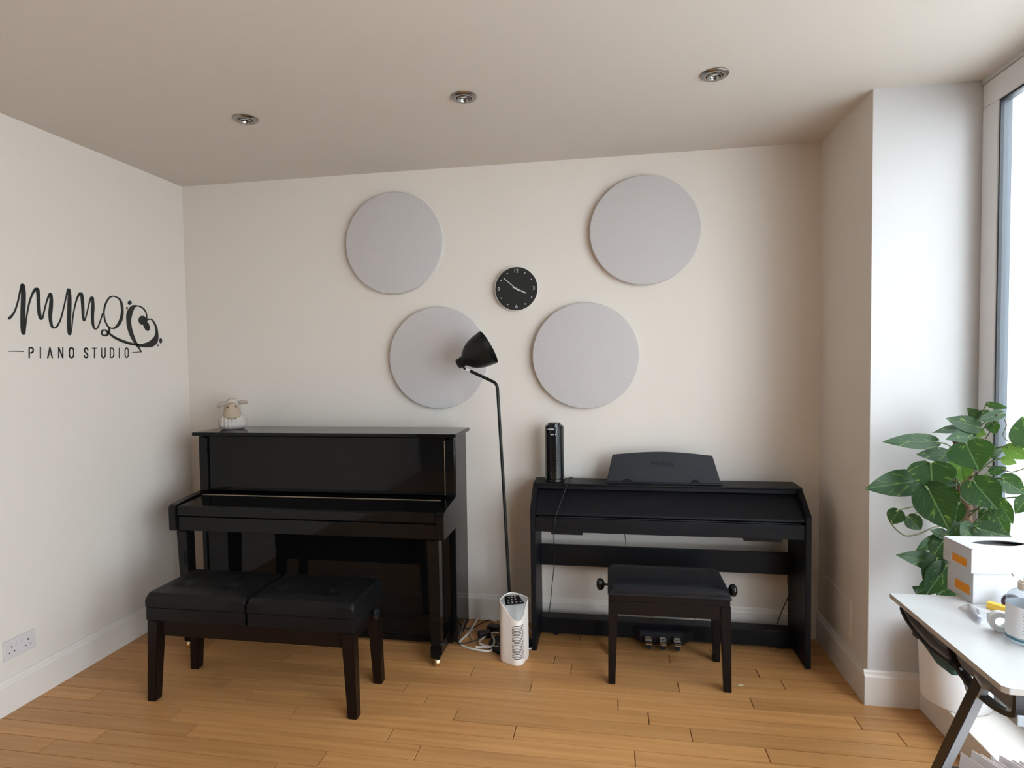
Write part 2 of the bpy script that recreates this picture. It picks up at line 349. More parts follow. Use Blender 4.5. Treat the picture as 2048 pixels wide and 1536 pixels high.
def remeshed(bm, voxel):
    me = bpy.data.meshes.new('tmp'); bm.to_mesh(me); bm.free()
    o = bpy.data.objects.new('tmp', me); C.objects.link(o)
    md = o.modifiers.new('r', 'REMESH'); md.mode = 'VOXEL'; md.voxel_size = voxel
    sm = o.modifiers.new('s', 'SMOOTH'); sm.iterations = 6
    dg = bpy.context.evaluated_depsgraph_get(); m2 = bpy.data.meshes.new_from_object(o.evaluated_get(dg))
    b = new(); b.from_mesh(m2); bpy.data.objects.remove(o); bpy.data.meshes.remove(me); bpy.data.meshes.remove(m2); return b

# ------------------------------------------------------------ the room
XL, XN, YR, ZC, XP, ZP, HB, TB = -2.6662, 1.1255, -.615, 2.68, 1.3295, .123, .153, .018
YB = -5.3
TH = .12
struct('wall_left', bx(XL-TH, XL, YB, TH, -.1, ZC+.1), 'wall')
struct('wall_back', bx(XL, XN, 0, TH, -.1, ZC+.1), 'wall')
struct('wall_niche', bx(XN, XN+.1, YR+.0006, TH, -.1, ZC+.1), 'wall')
struct('wall_return', bx(XN+.0006, XW+.16, YR, YR+.2, -.1, ZC+.1), 'wall_dimmed')
struct('wall_right', bx(XW, XW+.16, YB, YW1, -.1, ZC+.1), 'wall')
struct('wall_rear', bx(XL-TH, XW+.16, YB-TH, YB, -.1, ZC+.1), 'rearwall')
struct('ceiling', bx(XL, XW+.16, YB, 0, ZC, ZC+.1), 'ceiling')
# floor: a dark sub-floor that carries each bamboo board as a part
fl = build('floor', bx(XL, XW, YB, 0, -.06, -.012), 'gap', kind='structure')
PW, LEN, ROW0 = .0883, .995, -.7305
JOINT = {-3: -.193, -2: -.68, -1: -.372, 0: .032, 1: .16, 2: .325, 3: -.395, 4: .091, 5: -1.752, 6: -1.115, 7: -1.273, 8: -1.814}
pm = {}
def plank_mesh(L, W):
    k = (round(L, 3), round(W, 3))
    if k not in pm:
        b = new(); g = .0015
        prism(b, [(-L/2+g, -.011), (L/2-g, -.011), (L/2-g, -.0016), (L/2-g-.0014, 0), (-L/2+g+.0014, 0), (-L/2+g, -.0016)], 'y', -W/2+g, W/2-g)
        me = bpy.data.meshes.new('plank'); b.to_mesh(me); b.free(); me.materials.append(M['plank']); pm[k] = me
    return pm[k]
rr = random.Random(3)
k = -9
while True:
    y1 = ROW0-PW*k; y0 = y1-PW
    if y0 < YB: y0 = YB
    if y1 <= YB+.01: break
    if y0 >= 0: k += 1; continue
    y1 = min(y1, 0)
    far = y1 < -1.95
    L = LEN*(2 if far else 1)
    j = JOINT.get(k, rr.uniform(0, L))
    while j > XL: j -= L
    while j < XW:
        a, b_ = max(j, XL), min(j+L, XW)
        if b_-a > .03:
            o = bpy.data.objects.new('plank', plank_mesh(b_-a, y1-y0)); C.objects.link(o); o.parent = fl
            o.location = ((a+b_)/2, (y0+y1)/2, 0 + rr.uniform(-.0004, 0))
        j += L
    k += 1

# skirting boards
def skirt(name, axis, a, b, face, sgn):
    pr = [(0, 0), (TB, 0), (TB, HB-.026), (TB-.003, HB-.020), (TB-.008, HB-.016), (TB-.009, HB-.007), (TB-.013, HB), (0, HB)]
    bm = new(); prism(bm, [(face+sgn*t, z) for t, z in pr], axis, a, b)
    return struct(name, bm, 'trim')
skirt('baseboard_left', 'y', YB, 0, XL, 1)
skirt('baseboard_back', 'x', XL+TB, XN-TB, 0, -1)
skirt('baseboard_niche', 'y', YR, 0, XN, -1)
skirt('baseboard_return', 'x', XN-TB, XP, YR, -1)
# low white platform under the window
struct('trim_1', bx(XP, XW+.02, YW1, YR, 0, ZP, bev=.004), 'trim')
# plain access cover set flush in the niche wall
ap = build('access_panel', bx(XN-.005, XN+.002, -.436, -.10, .20, .386, bev=.0015), 'wall', origin=(XN, -.27, .2))
tag(ap, 'flush cream access cover low on the niche wall beside the digital piano', 'panel')

# window
wf = new()
FW = .100
def ring(bm, x0, x1, y0, y1, z0, z1, t):
    box(bm, x0, x1, y0, y1, z0, z0+t); box(bm, x0, x1, y0, y1, z1-t, z1)
    box(bm, x0, x1, y0, y0+t, z0+t, z1-t); box(bm, x0, x1, y1-t, y1, z0+t, z1-t)
win = build('window_1', bx(XW, XW+.16, YW1, YW0, ZC-.022, ZC), 'wall_dimmed', kind='structure')
ym = -2.2
for i, (a, b_) in enumerate(((ym, YW0-.003), (YW1, ym))):
    bm = new(); ring(bm, XW+.004, XW+.055, a, b_, ZP, ZC-.024, FW)
    bmesh.ops.bevel(bm, geom=bm.edges[:], offset=.003, segments=2, affect='EDGES')
    build('window_frame', bm, 'upvc', win)
    bm = new(); ring(bm, XW+.008, XW+.020, a+FW-.002, b_-FW+.002, ZP+FW-.002, ZC-.022-FW, .011); build('gasket', bm, 'gasket', win)
    bm = new(); ring(bm, XW+.020, XW+.052, a+FW, b_-FW, ZP+FW, ZC-.024-FW, .004); build('glazing_bead', bm, 'spacer', win)
    build('pane', bx(XW+.034, XW+.040, a+FW, b_-FW, ZP+FW, ZC-.024-FW), 'glass', win)

# outside: white painted block wall and pale paving
gw = build('garden_wall', bx(3.0, 3.25, -2.6, 4.6, -.2, 3.9), 'mortar', origin=(3.1, 2, -.2))  # near end added out of view, to keep sky light off the window
tag(gw, 'white painted block wall seen through the window, lengthened out of view to block sky light', 'wall')
rb = random.Random(5)
for r in range(18):
    z0 = .1+r*.205; off = .22*(r % 2)
    for c in range(5):
        y0 = .55+off+c*.44
        bm = bx(2.975+rb.uniform(-.004, .004), 3.02, y0+.008, y0+.432, z0+.008, z0+.197, bev=.006, seg=1)
        build('brick', bm, 'stone', gw)
gp = build('paving', bx(XW+.17, 9, -9, 6, -.3, -.2), 'paving', origin=(4, 0, -.2)); gp['kind'] = 'structure'

# ------------------------------------------------------------ upright piano
t = thing('upright_piano', (-1.565, -.24, 0), 'glossy black upright piano with its lid closed against the back wall', 'piano')
XA, XB = -2.322, -.812
for x0, x1 in ((XA, XA+.03), (XB-.03, XB)):
    build('side_panel', bx(x0, x1, -.37, -.11, .03, 1.142, bev=.003), 'ebony', t)
    sx = x0 if x0 < -2 else x1-.052
    build('front_post', bx(sx if x0 < -2 else x1-.052, (sx+.052) if x0 < -2 else x1, -.374, -.345, .82, 1.13, bev=.002), 'ebony', t)
build('lid', bx(XA-.018, XB+.018, -.405, -.09, 1.142, 1.162, bev=.004, seg=3), 'ebony', t)
build('back_panel', bx(XA+.03, XB-.03, -.13, -.105, .06, 1.14), 'gap', t)
build('upper_panel', bx(XA+.055, XB-.055, -.362, -.345, .825, 1.136, bev=.002), 'ebony', t)
build('panel_beading', bx(XB-.0548, XB-.0525, -.372, -.355, .83, 1.12), 'brassdull', t)
build('lower_panel', bx(XA+.03, XB-.03, -.362, -.345, .045, .645, bev=.002), 'ebony', t)
build('bottom_rail', bx(XA+.03, XB-.03, -.366, -.33, .018, .045, bev=.002), 'ebony', t)
build('key_bed', bx(XA+.035, XB-.035, -.585, -.345, .657, .69), 'ebony', t)
# cheeks with rounded front
for x0 in (XA-.016, XB-.04):
    pr = [(-.345, .655), (-.60, .655), (-.606, .66), (-.606, .77), (-.602, .785), (-.592, .794), (-.575, .798), (-.345, .823)]
    bm = new(); prism(bm, pr, 'x', x0, x0+.042, bev=.002); build('cheek', bm, 'ebony', t)
ck0, ck1 = XA+.027, XB-.041
fb = build('fallboard', (lambda bm: (prism(bm, [(-.40, .806), (-.588, .79), (-.596, .785), (-.597, .738), (-.585, .736), (-.40, .785)], 'x', ck0, ck1, bev=.0025), bm)[1])(new()), 'ebony', t)
build('hinge', bx(ck0+.01, ck1-.03, -.404, -.399, .8062, .8085), 'brassdull', fb)
build('music_shelf', (lambda bm: (prism(bm, [(-.398, .806), (-.345, .815), (-.345, .79), (-.398, .785)], 'x', ck0, ck1, bev=.001), bm)[1])(new()), 'ebony', t)
build('key_slip', bx(ck0, ck1, -.592, -.565, .655, .730, bev=.002), 'ebony', t)
for cx in (-2.266, -.870):
    bm = new(); taper(bm, (cx, -.572), .031, .655, (cx, -.555), .026, .105); build('leg', bm, 'ebony', t)
    build('toe_rail', bx(cx-.026, cx+.026, -.56, -.345, .05, .105, bev=.003), 'ebony', t)
    bm = new(); taper(bm, (cx-.005, -.552), .026, .10, (cx-.005, -.552), .024, .038); build('foot', bm, 'ebony', t)
    cb = new(); lathe(cb, [(-.013, 0), (-.013, .017), (-.008, .020), (.008, .020), (.013, .017), (.013, 0)], (cx, -.565, .020), (1, .5, 0), 20)
    build('caster', cb, 'brass', t, smooth=True)

# ------------------------------------------------------------ sheep figurine on the piano
sx, sy, sz = -2.205, -.225, 1.162
t = thing('sheep_figurine', (sx, sy, sz), 'small cream ceramic sheep figurine sitting on the piano lid', 'figurine')
SR = Matrix.Translation((sx, sy, sz)) @ Matrix.Rotation(math.radians(31), 4, 'Z') @ Matrix.Translation((-sx, -sy, -sz))
def sbuild(name, bm, m):
    bmesh.ops.transform(bm, matrix=SR, verts=bm.verts); return build(name, bm, m, t, smooth=True)
bm = new()
ball(bm, (sx, sy, sz+.052), (.078, .070, .058), 24); ball(bm, (sx, sy, sz+.026), (.079, .072, .034), 24)
ball(bm, (sx, sy, sz+.115), (.048, .050, .064), 20); ball(bm, (sx, sy-.006, sz+.166), (.034, .034, .018), 16)
bm = remeshed(bm, .0042)
for v in bm.verts:
    a = math.atan2(v.co.y-sy, v.co.x-sx); h = v.co.z-sz
    if h < .10: v.co += Vector((v.co.x-sx, v.co.y-sy, 0)).normalized()*.0018*math.sin(a*20)
    elif h > .15: v.co.z += .002*math.sin(v.co.x*260)*math.sin(v.co.y*240)
    if v.co.z < sz+.0005: v.co.z = sz+.0005
sbuild('body', bm, 'wool')
bm = new(); ball(bm, (0, 0, 0), (.046, .030, .060), 28)
for v in bm.verts:
    k_ = v.co.z/.060
    v.co.x *= 1-.22*k_
    v.co.y -= .020*max(0, -k_)**.8 if v.co.y < 0 else 0
    if k_ < -.55: v.co.z += .006
bmesh.ops.translate(bm, verts=bm.verts, vec=(sx, sy-.032, sz+.104)); sbuild('face', bm, 'face')
for s_, tilt in ((-1, -.45), (1, -.02)):
    bm = new(); ball(bm, (0, 0, 0), (.031, .012, .0135), 16)
    for v in bm.verts: v.co.z -= v.co.x**2*4
    bmesh.ops.transform(bm, matrix=Matrix.Translation((sx+s_*.056, sy-.016, sz+(.150 if s_ < 0 else .158))) @ Matrix.Rotation(tilt, 4, 'Y'), verts=bm.verts)
    sbuild('ear', bm, 'earcol')
for s_ in (-1, 1):
    bm = new(); ball(bm, (sx+s_*.022, sy-.054, sz+.134+s_*.002), .0046, 10); sbuild('eye', bm, 'eye')
bm = new(); tube(bm, smooth_path([(sx-.022, sy-.072, sz+.070), (sx-.008, sy-.0765, sz+.066), (sx+.010, sy-.0765, sz+.066), (sx+.024, sy-.071, sz+.071)], 4), .0022, 6); sbuild('mouth', bm, 'vine')

# ------------------------------------------------------------ duet bench
def cushion(bm, x0, x1, y0, y1, z0, z1, crown, dips, nx=28, ny=18, rnd=.016, zb=None):
    g = []
    for j in range(ny+1):
        row = []
        for i in range(nx+1):
            u, v = i/nx, j/ny
            x = x0+(x1-x0)*u; y = y0+(y1-y0)*v
            e = min(x-x0, x1-x, y-y0, y1-y); ex = min(x-x0, x1-x); ey = min(y-y0, y1-y)
            h = z1-crown*(1-min(1, 4*ex/(x1-x0)*1.2)*min(1, 4*ey/(y1-y0)*1.2))
            for q in (ex, ey):
                if q < rnd: h -= rnd*(1-math.sqrt(max(0, 1-((rnd-q)/rnd)**2)))*.95
            for dx, dy in dips:
                d2 = (x-dx)**2+(y-dy)**2; h -= .011*math.exp(-d2/(2*.018**2))
            row.append(bm.verts.new((x, y, h)))
        g.append(row)
    for j in range(ny):
        for i in range(nx): bm.faces.new((g[j][i], g[j][i+1], g[j+1][i+1], g[j+1][i]))
    rim = g[0][:] + [g[j][nx] for j in range(1, ny+1)] + g[ny][:nx][::-1] + [g[j][0] for j in range(ny-1, 0, -1)]
    low = [bm.verts.new((v.co.x, v.co.y, z0)) for v in rim]; n = len(rim)
    for i in range(n): bm.faces.new((rim[i], low[i], low[(i+1) % n], rim[(i+1) % n]))
    bm.faces.new(low)
t = thing('duet_piano_bench', (-1.595, -.89, 0), 'long black duet piano bench with two padded buttoned seats and dark legs', 'bench')
BY0, BY1 = -1.050, -.725
for x0, x1, bs in ((-2.100, -1.602, (-1.99, -1.74)), (-1.592, -1.088, (-1.49, -1.24))):
    ds = [(a, b_) for a in bs for b_ in (-.935, -.815)]
    bm = new(); cushion(bm, x0, x1, BY0, BY1, .440, .512, .008, ds, 40, 26)
    s = build('seat_cushion', bm, 'leather', t, smooth=True)
    for a, b_ in ds:
        bm = new(); ball(bm, (a, b_, .4995), (.010, .010, .004), 12); build('button', bm, 'leather', s, smooth=True)
    build('seat_box', bx(x0+.001, x1-.001, BY0+.001, BY1-.001, .378, .437, bev=.003), 'leather', t)
build('seat_rail', bx(-2.065, -1.125, -1.03, -.745, .302, .378, bev=.002), 'darkwood', t)
for i, sxn in ((-2.067, -1), (-1.122, 1)):
    for j, syn in ((-1.022, -1), (-.752, 1)):
        bm = new(); taper(bm, (i, j), .0275, .376, (i+sxn*.018, j+syn*.006-.004), .0215, 0); build('leg', bm, 'darkwood', t)
for s, kx in ((1, -1.088),):
    kb = new(); lathe(kb, [(0, .006), (.014, .006), (.016, .022), (.024, .028), (.036, .026), (.042, .016), (.043, 0)], (kx-s*.002, -.865, .385), (s, 0, 0), 24)
    build('height_knob', kb, 'fanblack', t, smooth=True)

# ------------------------------------------------------------ single stool
t = thing('piano_stool', (.27, -.465, 0), 'square black padded piano stool with round side knobs in front of the digital piano', 'stool')
bm = new(); cushion(bm, -.006, .546, -.622, -.305, .446, .486, .012, [], 30, 20, rnd=.014); build('seat_cushion', bm, 'stoolpad', t, smooth=True)
build('seat_lip', bx(-.010, .550, -.626, -.301, .434, .446, bev=.003), 'stoolpad', t)
build('seat_frame', bx(-.004, .544, -.618, -.309, .404, .434, bev=.002), 'stoolwood', t)
build('apron', bx(.002, .538, -.612, -.315, .337, .401, bev=.002), 'stoolwood', t)
for i, sxn in ((.016, -1), (.524, 1)):
    for j, syn in ((-.596, -1), (-.331, 1)):
        bm = new(); taper(bm, (i, j), .023, .4025, (i+sxn*.010, j+syn*.006), .0165, 0); build('leg', bm, 'stoolwood', t)
for s, kx in ((-1, -.004), (1, .544)):
    kb = new(); lathe(kb, [(0, .006), (.022, .006), (.023, .014), (.030, .025), (.040, .030), (.052, .028), (.060, .018), (.062, 0)], (kx, -.46, .420), (s, 0, 0), 28)
    build('height_knob', kb, 'fanblack', t, smooth=True)

# ------------------------------------------------------------ digital piano
t = thing('digital_piano', (.28, -.2, 0), 'matt black digital piano on slim panel legs with music rest raised', 'digital piano')
DA, DB = -.412, .977
pr = [(-.055, 0), (-.35, 0), (-.35, .762), (-.212, .862), (-.055, .862)]
for x0, x1 in ((DA, DA+.026), (DB-.026, DB)):
    bm = new(); prism(bm, pr, 'x', x0, x1, bev=.003); build('side_panel', bm, 'dpblack', t)
a, b_ = DA+.0265, DB-.0265
build('top_board', bx(a-.026, b_+.026, -.214, -.055, .8625, .872, bev=.002), 'dpblack', t)
build('front_beam', bx(a, b_, -.205, -.185, .838, .860, bev=.002), 'dpblack', t)
lid = new(); prism(lid, [(-.19, .834), (-.335, .737), (-.338, .730), (-.33, .724), (-.18, .82)], 'x', a, b_, bev=.002); build('sliding_lid', lid, 'dpblack', t)
build('lid_handle', bx(a+.02, b_-.02, -.341, -.330, .718, .722, bev=.001), 'dprest', t)
build('key_panel', bx(a, b_, -.338, -.10, .640, .714, bev=.003), 'dpblack', t)
build('rear_panel', bx(a, b_, -.085, -.065, .64, .86), 'dpblack', t)
for x0, x1, z in ((-.31, -.135, .618), (.075, .54, .631), (.665, .855, .617)):
    bm = new(); taper(bm, ((x0+x1)/2, -.23), ((x1-x0)/2, .085), .641, ((x0+x1)/2, -.23), ((x1-x0)/2-.006, .078), z, bev=.001); build('speaker_box', bm, 'dprest', t)
build('back_board', bx(a, b_, -.115, -.098, .384, .502, bev=.002), 'dpblack', t)
pb = build('pedal_bar', bx(a, b_, -.170, -.095, .018, .105, bev=.003), 'dpblack', t)
for fx in (-.30, .89):
    bm = new(); lathe(bm, [(0, .014), (.018, .014)], (fx, -.14, .0005), n=16); build('foot_adjuster', bm, 'dprest', pb)
bm = new(); prism(bm, [(.115, -.165), (.16, -.225), (.39, -.225), (.44, -.165)], 'z', .025, .082, bev=.004); build('pedal_box', bm, 'dprest', pb)
for px_ in (.200, .275, .348):
    bm = new(); prism(bm, [(-.20, .066), (-.285, .062), (-.296, .055), (-.297, .046), (-.285, .043), (-.20, .05)], 'x', px_-.017, px_+.017, bev=.004); build('pedal', bm, 'chrome', t, smooth=True)
    build('pedal_stop', bx(px_-.012, px_+.012, -.28, -.225, .014, .044, bev=.003), 'dprest', t)
# music rest: curved-top board leaning back
rest = new(); pts = []
n = 16
for i in range(n+1):
    u = i/n; pts.append((.020+u*.525, 1.022+.018*math.sin(PI*u)))
pts = [(-.013, .876)] + pts + [(.586, .876)]
def lean(z): return -.172+(z-.876)*.16
v0 = [rest.verts.new((x, lean(z), z)) for x, z in pts]; v1 = [rest.verts.new((x, lean(z)+.011, z)) for x, z in pts]
rest.faces.new(v0); rest.faces.new(v1[::-1]); m_ = len(pts)
for i in range(m_): rest.faces.new((v0[i], v1[i], v1[(i+1) % m_], v0[(i+1) % m_]))
bmesh.ops.recalc_face_normals(rest, faces=rest.faces[:])
bmesh.ops.bevel(rest, geom=[e for e in rest.edges], offset=.0025, segments=2, affect='EDGES')
mr = build('music_rest', rest, 'dprest', t)
build('rest_ledge', bx(-.02, .592, -.186, -.160, .8722, .880, bev=.002), 'dprest', mr)
upn = Vector((0, .16, 1)).normalized()
build('lettering', text_bm('PRIVIA', .042, (.285, lean(.975)-.0006, .975), (1, 0, 0), upn), 'dplogo', mr)
for cx in (.10, .455):
    bm = new(); prism(bm, [(cx+.024*math.cos(PI*i/10), .880+.016*math.sin(PI*i/10)) for i in range(11)], 'y', -.1770, -.168); build('page_clip', bm, 'dpblack', mr)

# ------------------------------------------------------------ tower fan on the digital piano
fx, fy, fz = -.298, -.145, .8725
t = thing('tower_fan', (fx, fy, fz), 'slim black desktop tower fan standing on the left end of the digital piano', 'fan')
def fan_ring(bm, z0, z1, r, n=10, rot=PI/10, bev=.006):
    prism(bm, [(fx+r*math.cos(2*PI*i/n+rot), fy+r*math.sin(2*PI*i/n+rot)) for i in range(n)], 'z', z0, z1, bev=bev)
bm = new(); lathe(bm, [(0, 0), (0, .056), (.006, .058), (.012, .056), (.014, .050), (.014, 0)], (fx, fy, fz), n=32); build('base', bm, 'fanblack', t, smooth=True)
bm = new(); fan_ring(bm, fz+.014, fz+.312, .054); build('housing', bm, 'fanblack', t, smooth=True)
bm = new(); lathe(bm, [(0, .036), (.011, .036), (.014, .034), (.0145, 0)], (fx, fy, fz+.311), n=28); build('cap', bm, 'fanblack', t, smooth=True)
bm = new()
for i in range(24):
    z = fz+.06+i*.0085; box(bm, fx-.034, fx+.018, fy-.0556, fy-.049, z, z+.0035)
g = build('grille', bm, 'panelblack', t); g['kind'] = 'stuff'
bm = new(); box(bm, fx-.030, fx+.004, fy-.0540, fy-.051, fz+.292, fz+.296); build('badge', bm, 'icon', t)
bm = new()
for dx, wd in ((-.010, .008), (0, .005), (.014, .005)): box(bm, fx+dx-.004, fx+dx-.004+wd, fy-.0560, fy-.050, fz+.262, fz+.266)
build('indicator', bm, 'icon', t)
def cable(name, pts, r, m, label, cat='cable', sub=6, group=None):
    bm = new(); tube(bm, smooth_path(pts, sub), r, 8)
    return tag(build(name, bm, m, origin=pts[0], smooth=True), label, cat, group)
cable('power_cable', [(fx+.062, fy+.01, .880), (-.215, -.12, .885), (-.20, -.15, .893), (-.215, -.20, .885), (-.225, -.228, .868), (-.25, -.285, .797), (-.272, -.346, .742), (-.28, -.353, .70), (-.288, -.353, .64), (-.287, -.352, .58), (-.296, -.26, .44), (-.31, -.23, .33), (-.325, -.21, .2), (-.34, -.20, .12)], .0022, 'cableblack',
      'thin black lead hanging from the tower fan down the piano front')
cable('power_cable', [(.072, -.16, .640), (.075, -.13, .60), (.086, -.12, .56), (.09, -.125, .5)], .002, 'cableblack', 'short black lead behind the middle of the digital piano')
cable('power_cable', [(.952-.01, -.092, .384), (.942, -.09, .33), (.950, -.09, .28), (.93, -.088, .22), (.905, -.085, .15), (.89, -.09, .106)], .0028, 'cableblack', 'black lead curving beside the right leg panel of the digital piano')
cable('power_cable', [(.19, -.06, .19), (.21, -.08, .15), (.235, -.09, .106)], .0025, 'cableblack', 'black lead over the pedal bar, seen between the stool legs, nearer the left leg')
cable('power_cable', [(.42, -.06, .19), (.44, -.08, .15), (.46, -.09, .106)], .0025, 'cableblack', 'black lead over the pedal bar, seen between the stool legs, nearer the right leg')

# ------------------------------------------------------------ floor lamp
lx, ly = -.533, -.30
t = thing('floor_lamp', (lx, ly, 0), 'tall thin black floor lamp with tilted bell shade and bent arm', 'floor lamp')
bm = new(); lathe(bm, [(0, 0), (0, .118), (.004, .12), (.010, .12), (.014, .112), (.016, .02), (.030, .013), (.032, 0)], (lx, ly, .0005), n=48); build('base', bm, 'lampblack', t, smooth=True)
pp = [(-.5325, ly, .03), (-.537, ly, .30), (-.560, ly, .85), (-.5855, ly, 1.385)]
bend = [(-.5865, ly, 1.400), (-.590, ly, 1.412), (-.597, ly, 1.424), (-.608, ly, 1.432)]
bm = new(); tube(bm, pp+bend+[(-.735, ly, 1.4915)], .0085, 14); build('pole', bm, 'lampblack', t, smooth=True)
bm = new(); tube(bm, [(-.735, ly, 1.4915), (-.757, ly, 1.5015)], .0092, 14); build('collar', bm, 'clockrim', t, smooth=True)
bm = new(); tube(bm, [(-.755, ly, 1.5005), (-.768, ly, 1.507), (-.776, ly, 1.525)], .006, 10); build('swivel', bm, 'lampblack', t, smooth=True)
ax = Vector((.885, 0, .466)).normalized(); neck = Vector((-.800, ly, 1.530))
prof = [(-.004, 0), (-.004, .022), (0, .027), (.010, .028), (.012, .025), (.018, .025), (.020, .028), (.036, .029), (.046, .040), (.060, .054), (.080, .069), (.105, .081), (.135, .089), (.165, .094), (.192, .097),
        (.191, .095), (.165, .092), (.135, .087), (.105, .079), (.080, .067), (.060, .052), (.046, .036), (.040, 0)]
bm = new(); lathe(bm, prof, neck, ax, 48); sh = build('lamp_shade', bm, 'lampblack', t, smooth=True)
bm = new(); ball(bm, neck+ax*.105, (.026, .026, .03), 16); build('bulb', bm, 'bulb', sh, smooth=True)

# ------------------------------------------------------------ white tower heater
hx, hy = -.490, -.440
t = thing('tower_heater', (hx, hy, 0), 'small white tower heater with grey control top on the floor between the pianos', 'heater')
nose = Vector((.38, -.925)).normalized()
def hring(n=64, s=1.0):
    out = []
    for i in range(n):
        a = 2*PI*i/n; d = Vector((math.cos(a), math.sin(a))); c = d.dot(nose)
        r = .068*(abs(math.cos(a+.35))**3.2+abs(math.sin(a+.35))**3.2)**(-1/3.2)*.98
        r = r*(1+.12*max(0, c)**6)
        out.append((d*r*s, c))
    return out
def htop(c): return .318-.070*max(0, c)**2.4-.018*(1+c)/2
bm = new(); n = 64; rings = []
for z, s in ((0.001, .955), (.004, .98), (.012, 1.0)): rings.append([bm.verts.new((hx+p.x, hy+p.y, z)) for p, c in hring(n, s)])
for fz_ in (.35, .7, 1.0): rings.append([bm.verts.new((hx+p.x, hy+p.y, .012+(htop(c)-.012)*fz_)) for p, c in hring(n, 1)])
rings.append([bm.verts.new((hx+p.x, hy+p.y, htop(c)+.001)) for p, c in hring(n, .965)])
rings.append([bm.verts.new((hx+p.x, hy+p.y, htop(c)-.006)) for p, c in hring(n, .94)])
for A, B in zip(rings, rings[1:]):
    for i in range(n): bm.faces.new((A[i], A[(i+1) % n], B[(i+1) % n], B[i]))
bm.faces.new(rings[0][::-1])
build('housing', bm, 'white', t, smooth=True)
bm = new(); prev = None
for s in (.950, .8, .6, .4, .2):
    rg = [bm.verts.new((hx+p.x, hy+p.y, (htop(c)-.003)*(s/.95)**2.2+.300*(1-(s/.95)**2.2))) for p, c in hring(n, s)]
    if prev:
        for i in range(n): bm.faces.new((prev[i], prev[(i+1) % n], rg[(i+1) % n], rg[i]))
    prev = rg
bm.faces.new(prev); tp = build('top_panel', bm, 'grey', t, smooth=True)
cp = Matrix.Translation((hx-.003, hy+.006, .3005)) @ Matrix.Rotation(.35, 4, 'Z') @ Matrix.Rotation(.20, 4, 'X')
bm = new(); vs = prism(bm, [(-.050, -.034), (.052, -.034), (.034, .040), (-.042, .040)], 'z', 0, .005, bev=.002)
bmesh.ops.transform(bm, matrix=cp, verts=bm.verts); cpn = build('control_panel', bm, 'panelblack', t)
for i, (u, v_) in enumerate(((-.030, -.020), (-.010, -.020), (.012, -.020), (.034, -.020), (-.028, .003), (-.009, .003), (.010, .003), (-.020, .024), (-.004, .024), (.012, .024))):
    bm = new(); lathe(bm, [(0, .0042), (.0006, .0042), (.0006, 0)], (u, v_, .0052), n=12); bmesh.ops.transform(bm, matrix=cp, verts=bm.verts)
    build('touch_button', bm, 'icon' if i in (1, 5) else 'grey', cpn)
def hsurf(a):
    d = Vector((math.cos(a), math.sin(a))); c = d.dot(nose)
    r = .068*(abs(math.cos(a+.35))**3.2+abs(math.sin(a+.35))**3.2)**(-1/3.2)*.98*(1+.12*max(0, c)**6)
    return d, r
an = math.atan2(nose.y, nose.x)
for (lo_, hi_, mname) in ((-.38, .42, 'slot'), (-1.05, -.50, 'white')):
    bm = new()
    for i in range(22):
        z = .036+i*.0080; e = .12 if (i in (0, 10, 21)) else 0
        N = 10; A = []
        for q in range(N+1):
            a_ = an+lo_+e+(hi_-lo_-e)*q/N; d, r = hsurf(a_)
            A.append([bm.verts.new((hx+d.x*(r+o), hy+d.y*(r+o), zz)) for o, zz in ((.0007, z), (.0007, z+.0034), (-.004, z+.0034), (-.004, z))])
        for q in range(N):
            for w_ in range(4): bm.faces.new((A[q][w_], A[q+1][w_], A[q+1][(w_+1) % 4], A[q][(w_+1) % 4]))
        bm.faces.new(A[0]); bm.faces.new(A[-1][::-1])
    g = build('grille', bm, mname, t); g['kind'] = 'stuff'

# cables on the floor
def floor_path(pts, ox=880, oy=1160, s=.1367, z=.005):
    out = []
    for i, (x, y) in enumerate(pts):
        p = at(ox+x*s, oy+y*s, 'z', z); p.y = min(p.y, -.03); p.z = z+.003*(i % 3); out.append(p)
    return out
cable('white_cable', floor_path([(850, 560), (790, 500), (720, 485), (640, 500), (560, 560), (510, 650), (430, 760), (350, 850), (290, 920), (330, 960), (450, 1010), (600, 1045), (720, 1040), (800, 1000), (862, 950)]), .0056, 'cablewhite', 'long white cable looped widest on the floor left of the heater')
cable('white_cable', floor_path([(858, 770), (780, 775), (700, 820), (620, 860), (580, 900), (590, 950), (700, 970), (860, 985)], z=.010), .0050, 'cablewhite', 'white cable curling tightly just left of the heater')
cable('white_cable', floor_path([(740, 790), (780, 850), (795, 920), (760, 975), (660, 985), (520, 995)], z=.014), .0048, 'cablewhite', 'short white cable crossing inside the loops left of the heater')
cable('white_cable', floor_path([(1290, 690), (1330, 760), (1380, 850), (1388, 930), (1350, 1000), (1288, 1028)]), .0038, 'cablewhite', 'white cable bowing out right of the heater beside the left leg panel')
cable('black_cable', floor_path([(856, 592), (760, 580), (640, 630), (520, 680), (400, 720), (330, 700), (240, 640)]), .0032, 'cableblack', 'black cable running from the upright piano to behind the heater')
cable('black_cable', floor_path([(270, 820), (262, 930), (330, 945), (450, 905), (560, 870), (640, 820)], z=.016), .0034, 'cableblack', 'black cable lying in front across the white cable loops')
cable('brown_cable', floor_path([(480, 880), (440, 820), (460, 760), (540, 730), (620, 735)]), .003, 'face', 'thin tan cable coiled between the upright piano and heater')
